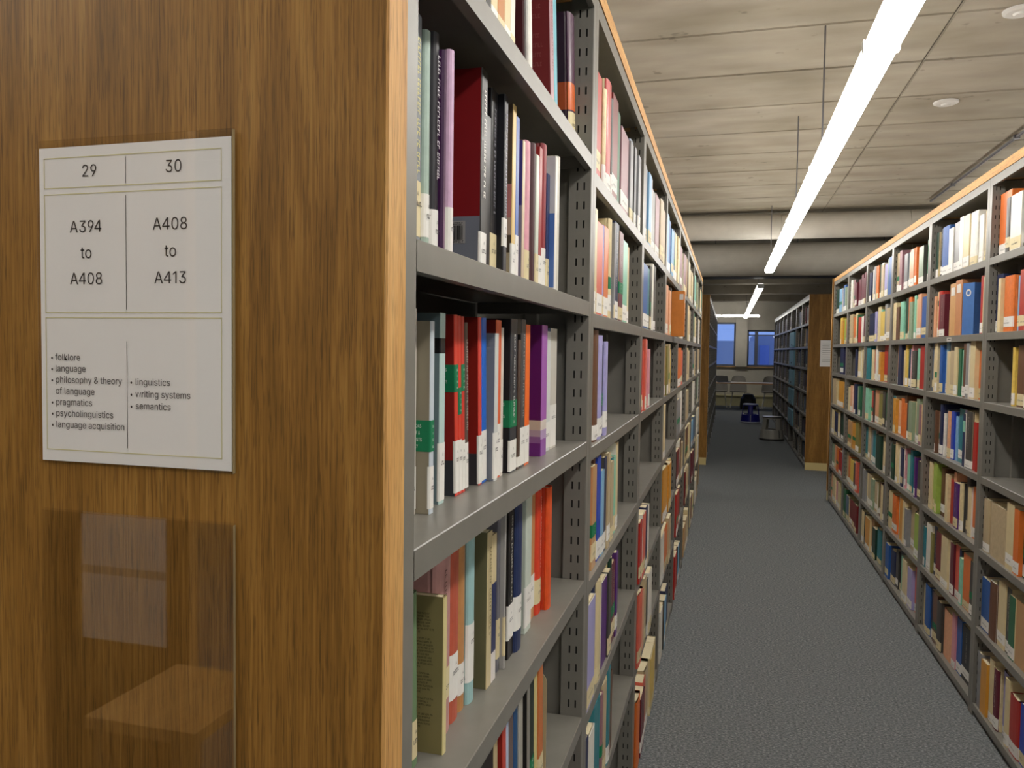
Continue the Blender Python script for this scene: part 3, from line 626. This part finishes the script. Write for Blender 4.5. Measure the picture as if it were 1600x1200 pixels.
# unsigned rack (far to near), bays counted from the camera end: 2 is the half-visible one
RC = {2: ['or:46 dk:20 wh:40 bk:50 br:34 lv:14 ye:40 cr rd bl', 'nv:30 cr:12 or:44 lb:16 rd:46 cr:20 nv:34 pk:40 cr:40 bl cr rd', '__:110 ye:12 br:60 ye:12 ol:60 wh:30 nv:40 wh:16 sl:40 gn wh', '__:230 gn:40 sg:16 tl:44 br:60 bk:40 cr:40 rd', 'be:24 be:60 cr:24 or:16 dg:50 sl:60 dg:20 cr', 'bl:50 br:46 cr:40 dk:24 gn:30 tn:50 cr:34 dr:24 mr:80 cr rd bk', 'gy:30 oc:36 cr:30 mr:30 lv:40 cr:24 rd:50 ry:26 tl:20 be:40 ry:40 dk:30 bl cr'],
      3: ['dg:34 bk:44 bl:90 wh:50 gy:60 wh:40 wh:44 cr:60 wh:70 wh:40 be:70', 'pc:24 cr:20 rd:40 mr:50 __:290 rd:30 be:20 cr:20 be:20', 'sl:26 cr:50 cr:36 nv:30 bl:40 lb:40 cr:50 be:60 cr:40 gn:30 mn:26 cr:24 br:40 gy:30 cr:50 or:44 or:60', '__:100 ol:30 br:14 be:30 nv:44 wh:26 sl:36 pc:40 ry:40 lb:30 tl:90 lv:40 nv:30 dk:80 rd:40 or:56', 'or:44 cr:40 lg:44 lg:24 br:50 bl:50 cr:30 rd:30 pc:26 pu:40 cr:34 dk:36 cr:30 or:90', 'tl:24 wh:60 ol:20 nv:34 dr:70 cr:70 wh:26 mr:34 co:44 nv:20 mn:24 or:70 dk:60', 'cr:34 bl:50 nv:24 br:40 dk:40 pc:70 pk:24 bl:34 bk:60 dg:40'],
      4: ['be:50 br:20 mv:40 gy:60 sl:40 cr:40 pc:50 or:30 tn:40 sg:60 gn:40 sg:40', 'cr:44 br:40 mn:50 dg:30 or:40 sg:40 mn:24 cr:44 pc:40 bl:60 gy:26', '__:60 pc:40 nv:50 cr:40 ye:40 tl:30 nv:24 pk:26 dk:60 mn:40 rd:60 co:40', 'tl:40 oc:44 pc:40 or:60 br:30 or:50 dk:20 sg:50 cr:50 sg:40 mv:30 pk:36', 'gy:30 dg:60 be:40 cr:40 wh:60 nv:40 wh:24 pk:20 mn:50 tl:40 dk:24 be:50 pu:24 dg:30 dk:70', 'cr:60 or:70 wh:50 oc:60 cr:30 gy:30 be:70 dk:30 lg:70', 'bl:60 nv:80 dk:40 bk:60 mn:40 cr:60 lv:60 co:50 pc:50'],
      5: ['nv:40 wh:40 gy:30 or:40 dg:30 wh:36 be:40 lv:60 sg:24 bl:70', 'nv:80 lv:30 cr:50 mn:20 ye:60 gy:30 be:60 sg:20', 'tl:60 cr:40 rd:26 wh:30 bl:40 oc:30 rd:80 br:50', 'mn:50 cr:40 rd:16 pc:60 ol:60 dk:30 gn:30 cr:40', 'tl:40 be:30 gy:40 tl:40 br:30 dg:70 be:40 cr:50', 'gy:40 cr:40 be:60 sg:40 be:40 ol:40 br:30 cr:40 nv:40', 'cr:40 dk:20 oc:60 tn:40 dg:40 tl:50 pc:50'],
      6: ['wh:40 be:40 mv:30 mr:40 mr:50 mr:40 mr:40 mr:30 oc:50', 'be:60 or:40 cr:30 gn:16 rd:50 wh:40 mr:60', '__:160 nv:40 cr:60 wh:50 cr:60 be:40', 'cr:60 pc:40 or:40 nv:30 sg:50 gn:30 tl:50', 'br:40 tn:60 oc:60 ol:50 rd:60', 'be:50 or:40 ye:70 dk:30 co:30 tl:60', 'gn:40 sl:60 dr:50 dr:60 dr:40 gy:60'],
      7: ['dg:70 __:30 lb:60 bl:50 sg:40 wh:60', '__:120 ye:50 oc:40 lg:40 or:40 wh:30', '__:200 nv:90 rd:80', 'be:50 cr:40 oc:70 gy:40', 'cr:50 nv:50 cr:40 dg:60 sg:40', 'sg:50 pc:60 or:40 rd:50 lv:40', 'pc:60 cr:60 pk:40 cr:40 ol:50']}
RC[1] = [RC[4+(i % 2)][(i+3) % 7] for i in range(7)]        # the bay beside the camera, outside the photograph
for k, rows in RC.items():
    for r, codes in enumerate(rows): cell('R', k, r+1, .035, codes, .20, .25, x=.02, end=.965)

# geometry of one book in its own frame: X out of the shelf (spine at 0), Y along the shelf, Z up
def spine_profile(d, t, kind, off=0):
    h = t/2+off
    if kind == 'h':
        bl = min(.006, t*.28); pts = [(-d, -h), (-.012, -h), (-.009, -h+.0012), (-.006, -h)]
        for i in range(1, 6):
            a = -math.pi/2 + math.pi*i/6; pts.append((-.006+(.006+off)*math.cos(a)*1.0, h*math.sin(a)*1.0 if False else h*math.copysign(abs(math.sin(a))**.8, math.sin(a))))
        pts += [(-.006, h), (-.009, h-.0012), (-.012, h), (-d, h)]
        return pts
    return [(-d, -h), (-.0012, -h), (off, -h+.0012), (off, h-.0012), (-.0012, h), (-d, h)]
def banded(prof, h, base_cover, base_spine, bands, cbands, mb, z0=0):
    cut = sorted({0, 1} | {f for bnd in list(bands)+list(cbands) for f in bnd[:2]})
    n = len(prof)-1
    for i in range(n):
        side = (prof[i][0] < -.0061 and prof[i+1][0] < -.0061) or (n == 5 and i in (0, 4))
        for f0, f1 in zip(cut, cut[1:]):
            c = base_cover if side else base_spine
            for g0, g1, cc in (cbands if side else bands):
                if g0 <= f0+1e-6 and f1 <= g1+1e-6: c = hexc(cc)
            p, q = prof[i], prof[i+1]
            mb.poly([(p[0], p[1], z0+f0*h), (q[0], q[1], z0+f0*h), (q[0], q[1], z0+f1*h), (p[0], p[1], z0+f1*h)], c)
def pseudo(mb, fn, length, size, col, rnd):
    """row of small letter-like marks (print too small to read)"""
    a = 0
    while a < length:
        for _ in range(rnd.randint(2, 8)):
            w = size*rnd.uniform(.35, .6); k = rnd.random()
            mb.poly([fn(a, 0), fn(a+w*.35, 0), fn(a+w*.35, size), fn(a, size)], col)
            if k < .7: mb.poly([fn(a+w*.35, size*.75), fn(a+w, size*.75), fn(a+w, size), fn(a+w*.35, size)], col)
            if k > .3: mb.poly([fn(a+w*.35, 0), fn(a+w, 0), fn(a+w, size*.25), fn(a+w*.35, size*.25)], col)
            a += w*1.35
            if a > length: return
        a += size*.5
def build_book(B, label, group):
    t = B['y1']-B['y0']; h, d, kind = B['h'], B['d'], B['kind']; rnd = random.Random(int(B['y0']*1e5)+B['row'])
    root = tag(link('book', None), label, 'book', group)
    flip = B['rack'] == 'R'
    root.location = (B['x'], (B['y0']+B['y1'])/2, B['z'] + abs(math.sin(B['lean']))*t/2 + .0002)
    root.rotation_euler = (B['lean'] or 0, 0, math.pi if flip else 0)
    prof = spine_profile(d, t, kind); sp, cv = hexc(B['spine']), hexc(B['cover'])
    mb = MB(); banded(prof, h, cv, sp, B['bands'], B['cbands'] or [(f0, f1, c) for f0, f1, c in B['bands']], mb)
    th = min(.0026 if kind == 'h' else .0009, t*.2); ov = .003 if kind == 'h' else .0003
    inner = [(-d, -t/2+th), (-.004 if kind == 'h' else -.002, -t/2+th), (-.004 if kind == 'h' else -.002, t/2-th), (-d, t/2-th)]
    for zz in (0, h):                               # rim between outer and inner outline
        o = prof; m_ = len(o)//2
        pts = [(x, y_, zz) for x, y_ in o] + [(x, y_, zz) for x, y_ in inner[::-1]]
        mb.poly(pts if zz else pts[::-1], tuple(min(1, c*.9) for c in cv[:3])+(1,))
    for i in range(3):
        p, q = inner[i], inner[i+1]; mb.poly([(q[0], q[1], 0), (p[0], p[1], 0), (p[0], p[1], h), (q[0], q[1], h)], cv)
    for p, q in ((prof[0], inner[0]), (inner[3], prof[-1])): mb.poly([(q[0], q[1], 0), (p[0], p[1], 0), (p[0], p[1], h), (q[0], q[1], h)], cv)
    mb.build('cover', BOOK if kind == 'h' and rnd.random() < .6 else GLOSS, root)
    pg = MB(); pg.box(-d+ov, -.0045, -t/2+th+.0002, t/2-th-.0002, ov, h-ov); pg.build('page_block', PAGE, root)
    face = .0006
    if B['lab']:
        z0, z1 = B['lab']; w = .0065 if kind == 'h' else .003
        lp = [p for p in spine_profile(d, t, kind, .0004)]
        lp = [(-w, lp[0][1])] + [p for p in lp if p[0] > -w] + [(-w, lp[-1][1])]
        L = MB(); lc = LABW if rnd.random() < .6 or B['k'] == 0 and B['rack'] == 'L' and B['row'] == 3 else LABC
        for p, q in zip(lp, lp[1:]): L.poly([(p[0], p[1], z0), (q[0], q[1], z0), (q[0], q[1], z1), (p[0], p[1], z1)], lc)
        sz = min(.0085, t*.6)
        fx = .0012 if kind == 'p' else .0008
        if z1-z0 > .03:
            put_text(L, 'A', lambda a, c_: (fx, a, z1-.016+c_), sz, 1, 'c', lin('#4a474a'))
            pseudo(L, lambda a, c_: (fx, -t*.3+a, z1-.027+c_), t*.55, sz*.6, lin('#5a575a'), rnd)
        L.build('spine_label', PRINT, root)
    if B['stk']:
        z0, z1 = B['stk']; w = .034
        lp = spine_profile(d, t, kind, .0005); lp = [(-w, lp[0][1])] + [p for p in lp if p[0] > -w] + [(-w, lp[-1][1])]
        L = MB()
        for p, q in zip(lp, lp[1:]): L.poly([(p[0], p[1], z0), (q[0], q[1], z0), (q[0], q[1], z1), (p[0], p[1], z1)], GREEN)
        yy = -t/2-.0009
        for i, s in enumerate(('FOR SOAS', 'STAFF &', 'STUDENTS', 'ONLY')):
            put_text(L, s, lambda a, c_: (-.019+a, yy, z1-.0085-i*(z1-z0)/4.6+c_), (z1-z0)/4.6, .62, 'c', lin('#dfe6df'))
            if t > .008: put_text(L, s.split()[-1][:3], lambda a, c_: (.0014, a, z1-.0085-i*(z1-z0)/4.6+c_), min((z1-z0)/5, t*.45), .7, 'c', lin('#dfe6df'))
        L.build('sticker', PRINT, root)
    if B['txt'] and t > .007:
        L = MB(); s = min(.0075, t*.42); col = hexc(B['txt'])
        pseudo(L, lambda a, c_: (.0011, -s/2+(s-c_) if False else (s/2-c_)*-1, h*.90-a), h*.55, s, col, rnd)
        if B['cover'] == '#7a2a2c':
            for j in range(14): pseudo(L, lambda a, c_: (-.045+a, -t/2-.0006, h*.93-j*.016+c_), .028 if j % 5 else .012, .007, lin('#8c4a48'), rnd)
        L.build('title_print', PRINT, root)
    yy = -t/2-.0005
    if B['extra'] == 'barcode':
        L = MB(); x0, x1, z0, z1 = -.040, -.0205, .035, .064
        L.poly([(x0, yy, z0), (x1, yy, z0), (x1, yy, z1), (x0, yy, z1)], lin('#8f8d8c')); x = x0+.001
        while x < x1-.0035:
            w = rnd.choice((.0005, .0007, .0012, .0018)); L.poly([(x, yy-.0003, z0+.0045), (x+w, yy-.0003, z0+.0045), (x+w, yy-.0003, z1-.006), (x, yy-.0003, z1-.006)], lin('#1d1b1c')); x += w+rnd.choice((.0005, .0009))
        pseudo(L, lambda a, c_: (x0+.001+a, yy-.0003, z1-.0048+c_), .0165, .003, lin('#2a2829'), rnd)
        pseudo(L, lambda a, c_: (x0+.001+a, yy-.0003, z0+.0008+c_), .0155, .003, lin('#2a2829'), rnd)
        L.build('barcode', PRINT, root)
    if B['extra'] == 'blurb':
        L = MB(); z = h-.022
        for para in (7, 10, 7, 4, 5):
            for i in range(para):
                pseudo(L, lambda a, c_: (-.125+a, yy, z+c_), rnd.uniform(.104, .113) if i < para-1 else .095, .0019, lin('#2c281c'), rnd); z -= .0038
            z -= .0040
            if z < .02: break
        L.build('blurb_print', PRINT, root)
    return root

# rank by the size of the spine in the photograph; the largest become single things, the rest one mass of far books
def shown(B):
    P = [proj(B['x'], y, z) for y in (B['y0'], B['y1']) for z in (B['z'], B['z']+B['h'])]
    cl = [(min(1600, max(0, u)), min(1200, max(0, v))) for u, v in P]
    w = abs(cl[2][0]+cl[3][0]-cl[0][0]-cl[1][0])/2; hh = abs(cl[0][1]-cl[1][1]+cl[2][1]-cl[3][1])/2
    if B['rack'] == 'L' and B['cover'] and B['k'] == 0: w += 2
    return w*hh
for B in BOOKS: B['area'] = shown(B)
order = sorted(BOOKS, key=lambda B: -B['area']); single = set(id(B) for B in order[:298] if B['area'] > 60)
rows = {}
for B in BOOKS: rows.setdefault((B['rack'], B['k'], B['row']), []).append(B)
SH = ['top', 'second', 'third', 'fourth', 'fifth', 'sixth', 'bottom']
far_books = MB()
def far_book(B, mb):
    t = (B['y1']-B['y0']); x, y0, y1, z, h, d = B['x'], B['y0'], B['y1'], B['z'], B['h'], B['d']; sp, cv = hexc(B['spine']), hexc(B['cover'])
    s = -1 if B['rack'] in 'RQ' else 1
    fx = lambda a: x + s*a
    cuts = sorted({0, h} | ({B['lab'][0], B['lab'][1]} if B['lab'] else set()) | {f*h for bn in B['bands'] for f in bn[:2]} | (set(B['stk']) if B['stk'] else set()))
    for z0, z1 in zip(cuts, cuts[1:]):
        c = sp
        for g0, g1, cc in B['bands']:
            if g0*h <= z0+1e-6 and z1 <= g1*h+1e-6: c = hexc(cc)
        if B['stk'] and B['stk'][0] <= z0+1e-6 and z1 <= B['stk'][1]+1e-6: c = GREEN
        if B['lab'] and B['lab'][0] <= z0+1e-6 and z1 <= B['lab'][1]+1e-6: c = LABW if int(y0*1000) % 3 else LABC
        q = [(x, y0+.0006, z+z0), (x, y1-.0006, z+z0), (x, y1-.0006, z+z1), (x, y0+.0006, z+z1)]; mb.poly(q if s > 0 else q[::-1], c)
    for yy, g in ((y0, 1), (y1, -1)):
        q = [(fx(-d), yy, z), (fx(-.001), yy, z), (fx(-.001), yy, z+h), (fx(-d), yy, z+h)]; mb.poly(q if s*g > 0 else q[::-1], cv)
        mb.poly([(fx(-.001), yy, z), (x, yy+.0006*g, z), (x, yy+.0006*g, z+h), (fx(-.001), yy, z+h)], sp)
    mb.poly([(fx(-d), y0, z+h), (x, y0, z+h), (x, y0+.001, z+h), (fx(-d), y0+.001, z+h)], cv); mb.poly([(fx(-d), y1-.001, z+h), (x, y1-.001, z+h), (x, y1, z+h), (fx(-d), y1, z+h)], cv)
    mb.poly([(fx(-d), y0+.001, z+h-.002), (fx(-.002), y0+.001, z+h-.002), (fx(-.002), y1-.001, z+h-.002), (fx(-d), y1-.001, z+h-.002)], lin('#ddd0ae'))
    mb.poly([(fx(-.002), y0+.001, z+h), (x, y0+.001, z+h), (x, y1-.001, z+h), (fx(-.002), y1-.001, z+h)], sp)
def far_ok(B): return B['area'] > 1.0
nb = 0
for (rack, k, row), L in rows.items():
    L.sort(key=lambda B: B['y0'])
    if rack == 'R': L.reverse()
    for i, B in enumerate(L):
        if id(B) not in single: far_book(B, far_books); continue
        t = B['y1']-B['y0']; size = 'thin' if t < .013 else 'slim' if t < .022 else 'medium' if t < .034 else 'thick'
        word = B['word'] or PAL.get(B['spine'], (None,))[0] or 'coloured'
        if rack == 'L': lb = f'{size} {word} book, {ORD[i]} along {SH[row-1]} shelf of {ORD[k]} bay behind signed oak panel'
        else: lb = f'{size} {word} book, {ORD[i]} along {SH[row-1]} shelf, {ORD[7-k]} bay from ducts, unsigned rack'
        build_book(B, lb, 'books in the rack behind the signed oak panel' if rack == 'L' else 'books in the unsigned rack across the aisle'); nb += 1
# dim racks beyond the ducts
rnd = random.Random(3)
for rack, x, s in (('P', FXL-.03, 1), ('Q', FXR+.03, -1)):
    for k in range(8):
        for z in SHELF_Z['R']:
            if rack == 'Q' and k == 2: continue
            y = FY+k+.035
            while y < FY+k+.90:
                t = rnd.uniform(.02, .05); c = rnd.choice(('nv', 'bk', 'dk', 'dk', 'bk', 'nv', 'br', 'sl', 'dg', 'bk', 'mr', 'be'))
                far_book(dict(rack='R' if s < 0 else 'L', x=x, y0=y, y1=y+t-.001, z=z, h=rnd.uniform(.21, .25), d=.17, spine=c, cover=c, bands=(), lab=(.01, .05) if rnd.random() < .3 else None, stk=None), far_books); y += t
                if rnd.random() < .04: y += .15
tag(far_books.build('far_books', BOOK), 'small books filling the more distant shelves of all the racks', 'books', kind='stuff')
print('BOOKS', len(BOOKS), 'single', nb)

# ------------------------------------------------------------------ bookends and files
def bookend(x, y, z, label, s=1, hgt=.20, dep=.12):
    t = thing('bookend', label, 'bookend', (x, y, z+.0004), 0 if s > 0 else math.pi, 'steel bookends')
    q = MB(); r = .02; pts = [(-dep, .0)] + [(0, 0), (0, hgt-r)] + [(-r+r*math.cos(a), hgt-r+r*math.sin(a)) for a in (.4, .8, 1.2, 1.57)] + [(-dep+r-r*math.sin(a), hgt-r+r*math.cos(a)) for a in (0, .4, .8, 1.2, 1.57)]
    q.prism([(p[0], p[1]) for p in pts], 'y', 0, .0012); q.build('upright_plate', BEIGE, t)
    q = MB(); q.box(-dep, 0, -.10, 0, 0, .0012); q.build('base_plate', BEIGE, t); return t
def row_end(rack, k, row): return max(B['y1'] for B in BOOKS if (B['rack'], B['k'], B['row']) == (rack, k, row))
L1, L2 = SHELF_Z['L1'], SHELF_Z['L']
bookend(-.318, row_end('L', 0, 1)+.012, L1[0], 'pale steel bookend behind the plum book on the top shelf')
bookend(-.300, row_end('L', 0, 5)+.022, L1[4], 'beige steel bookend beside the leaning orange book, fifth shelf down')
bookend(-.302, row_end('L', 1, 5)+.006, L2[4], 'beige steel bookend in second signed bay, fifth shelf down')
bookend(-.296, YL+2+.10, L2[3], 'cream steel bookend alone on its shelf in third signed bay')
bookend(XR+.03, 4.40, SHELF_Z['R'][1], 'beige steel bookend beside the tan lever-arch files', -1, .15, .13)
bookend(XR+.012, YR+3.0335, SHELF_Z['R'][0], 'grey-beige steel bookend ending the row of white books', -1, .19, .13)
def box_file(x, y, z, w, d, h, col, label, s=1, ring=True, tabcol='#dcd9d0', name='lever_arch_file', cat='file', rot=0):
    t = thing(name, label, cat, (x, y, z+.0004), (0 if s > 0 else math.pi)+rot, 'files among the books')
    mt = mat('file_board_'+col.strip('#'), col, .5, noise=.06)
    q = MB(); q.box(-d, 0, -w/2, -w/2+.003, 0, h); q.box(-d, 0, w/2-.003, w/2, 0, h); q.box(-.003, 0, -w/2+.003, w/2-.003, 0, h); q.build('case', mt, t)
    q = MB(); q.box(-d+.01, -.006, -w/2+.004, w/2-.004, .004, h-.014); q.build('papers', PAGE, t)
    if ring:
        q = MB(); n = 20; R = w*.23
        for i in range(n):
            a0, a1 = 2*math.pi*i/n, 2*math.pi*(i+1)/n; f = lambda r, a: (.0012, r*math.cos(a), h-.045+r*math.sin(a))
            q.poly([f(R*.55, a0), f(R, a0), f(R, a1), f(R*.55, a1)])
        q.build('finger_ring', WHITE, t)
    else:
        q = MB(); q.box(.0004, .0012, -w*.3, w*.3, h-.06, h-.02); q.build('label_holder', PAPER, t)
    return t
zr = SHELF_Z['R'][1]
box_file(XR+.016, 4.285, zr, .105, .19, .255, '#c99a62', 'tan box file, the one farther from the blue file', -1, False)
box_file(XR+.012, 4.172, zr, .105, .19, .262, '#bd7f50', 'tan-brown box file standing next to the blue file', -1, False)
box_file(XR+.012, 4.012, zr, .072, .16, .235, '#4672b0', 'blue lever-arch file with white ring, turned askew beside tan files', -1, rot=.42)
box_file(-.226, 4.24, SHELF_Z['L'][1], .075, .20, .235, '#d98231', 'orange box file jutting out of the fourth signed bay', 1, False, name='box_file', cat='box file')
q = MB(); q.box(-.026, -.006, -.0383, -.0377, .19, .22); 
ob = [o for o in bpy.data.objects if o.name.startswith('box_file')][0]; q.build('side_label', PAPER, ob)
# shelf-edge ticket under the tan files
tk = thing('shelf_ticket', 'small white ticket clipped on shelf edge under the tan files', 'ticket', (XR-.0004, 4.26, zr-.026))
q = MB(); q.box(-.0012, 0, -.04, .04, 0, .018); q.build('card', PAPER, tk); q = MB(); q.box(-.0018, -.0012, -.03, .02, .006, .011); q.build('print_line', DARK, tk)
# pale blue boxes on the dim rack
for r, z in enumerate(SHELF_Z['R'][1:6]):
    bx = thing('archive_box', f'wide pale blue archive box on {ORD[r+1]} shelf of the dim rack', 'box', (FXR-.02, FY+2.5, z+.0004), math.pi, 'pale blue archive boxes')
    mt = bpy.data.materials.get('blue_box') or mat('blue_box', '#6f9db0', .5)
    q = MB(); q.box(-.22, 0, -.44, .44, 0, .205); q.build('body', mt, bx)
    q = MB(); q.box(-.223, .003, -.444, .444, .205, .24); q.build('lid', mt, bx)
    q = MB(); q.box(0, .004, -.06, .06, .03, .05); q.build('handle_strip', DARK, bx)

# ------------------------------------------------------------------ step stools
def stool(x, y, rot, col, trim, label):
    t = thing('step_stool', label, 'stool', (x, y, 0), rot, 'round kick stools')
    mt = mat('stool_'+col.strip('#'), col, .35, coat=.3); tr = mat('stool_trim_'+trim.strip('#'), trim, .35)
    q = MB(); q.lathe([(.212, 0), (.218, .012), (.214, .03), (.205, .032)], 40); q.build('rubber_foot', tr, t, smooth=True)
    q = MB(); q.lathe([(.206, .03), (.188, .175), (.183, .185), (.150, .186), (.150, .17), (.18, .165)], 40); q.build('lower_skirt', mt, t)
    for i in range(4):
        a = i*math.pi/2; q = MB(); q.lathe([(.184, .185), (.160, .385), (.146, .385), (.170, .185), (.184, .185)], 8, a0=a-.28, a1=a+.28)
        for aa in (a-.28, a+.28): q.poly([(r*math.cos(aa), r*math.sin(aa), z) for r, z in ((.184, .185), (.160, .385), (.146, .385), (.170, .185))])
        q.build('pillar', mt, t)
    q = MB(); q.lathe([(.150, .37), (.163, .372), (.164, .40), (.155, .412), (0, .414)], 40); q.build('tread', mt, t)
    q = MB(); q.lathe([(.164, .392), (.1665, .395), (.1665, .405), (.160, .411)], 40); q.build('tread_rim', tr, t)
    for i in range(2):
        a = i*math.pi+math.pi/4*0-math.pi/2; q = MB(); q.tube((.2085*math.cos(a), .2085*math.sin(a), .04), (.190*math.cos(a), .190*math.sin(a), .18), .006, 8); q.build('seam_strip', tr, t)
    return t
stool(.50, 17.95, 0, '#1c1f8a', '#b9bccb', 'dark blue kick stool with pale rim on the carpet')
stool(.775, 14.55, .6, '#b5b2a8', '#3c3b39', 'grey kick stool standing beside the dim rack')

# ------------------------------------------------------------------ reading table by the windows
tb = thing('reading_table', 'long pale table with wood edge before the far windows', 'table', (.45, 22.1, 0))
q = MB(); q.box(-1.3, 1.3, -.40, .40, .70, .725); q.build('table_top', mat('table_laminate', '#b3a491', .4), tb)
q = MB(); q.box(-1.3, 1.3, -.41, -.40, .695, .727); q.build('front_edge', mat('table_edge', '#c99c74', .5), tb)
for sx in (-1, 1):
    for sy in (-1, 1):
        q = MB(); q.tube((sx*1.15, sy*.3, 0), (sx*1.1, sy*.3, .70), .02, 8); q.build('leg', WHITE, tb)
CH = mat('chair_shell', '#8b8780', .5)
def chair(x, y, rz, label):
    t = thing('shell_chair', label, 'chair', (x, y, 0), rz, 'chairs at the reading table')
    q = MB(); n = 10
    for i in range(n):
        for j in range(6):
            def P(i, j):
                a = -1+2*i/n; f = j/6; return (a*.23*(1-.25*f*f), .20+.05*f-.06*a*a, .46+.42*f*(1-.12*a*a*a*a))
            q.poly([P(i, j), P(i+1, j), P(i+1, j+1), P(i, j+1)])
    q.build('backrest', CH, t, smooth=True)
    q = MB(); q.prism([(-.22, -.2), (.22, -.2), (.23, .15), (.18, .22), (-.18, .22), (-.23, .15)], 'z', .43, .46); q.build('seat', CH, t)
    for sx in (-1, 1):
        for sy in (-1, 1):
            q = MB(); q.tube((sx*.21, sy*.2, 0), (sx*.15, sy*.14, .43), .011, 8); q.build('leg', WHITE, t)
chair(-.22, 22.75, 0, 'grey shell chair behind the reading table, beneath the wider window')
chair(.30, 22.8, 0, 'grey shell chair behind the reading table, in front of the window pier')
chair(1.15, 22.75, 0, 'grey shell chair behind the reading table, beside the dim rack end')
bg_ = thing('rucksack', 'black rucksack on the floor under the reading table', 'bag', (.55, 22.2, 0))
q = MB(); q.lathe([(.0, 0), (.20, .0), (.22, .08), (.20, .28), (.13, .40), (0, .43)], 16); q.build('body', DARK, bg_, smooth=True)
q = MB(); q.lathe([(.0, 0), (.12, .0), (.12, .15), (.08, .2), (0, .21)], 12, cx=-.02, cy=-.16); q.build('pocket', DARK, bg_, smooth=True)
lp_ = thing('laptop', 'dark open laptop lying on the reading table', 'laptop', (-.10, 22.05, .7255), .3)
q = MB(); q.box(-.16, .16, -.11, .11, 0, .014); q.build('base', DARK, lp_)
q = MB(); q.poly([(-.16, .11, .014), (.16, .11, .014), (.16, .19, .16), (-.16, .19, .16)]); q.poly([(-.16, .118, .012), (-.16, .198, .158), (.16, .198, .158), (.16, .118, .012)]); q.build('screen', DARK, lp_)

# ------------------------------------------------------------------ across the cross aisle, seen as a reflection in the empty sleeve
ep = end_panel(-2.05, -1.50, -.76, -.722, 'oak end panel facing the signed panel across the cross aisle', -1.5)
n2 = thing('notice', 'large pale notice on the oak panel facing the signed panel', 'notice', (-1.73, -.7215, .63))
q = MB(); q.box(-.15, .15, .0005, .002, 0, .42, PW); q.build('sheet', PRINT, n2)
q = MB(); q.box(-.149, .149, .0022, .0026, .2, .225, lin('#b9b2a4')); q.build('grey_band', PRINT, n2)
st = thing('oak_side_table', 'low oak side table before the facing oak panel', 'table', (-1.36, -.52, 0))
q = MB(); q.box(-.16, .16, -.17, .17, .57, .60); q.build('table_top', OAKE, st)
for sx in (-1, 1):
    for sy in (-1, 1):
        q = MB(); q.box(sx*.13-.015, sx*.13+.015, sy*.14-.015, sy*.14+.015, 0, .57); q.build('leg', OAKZ, st)
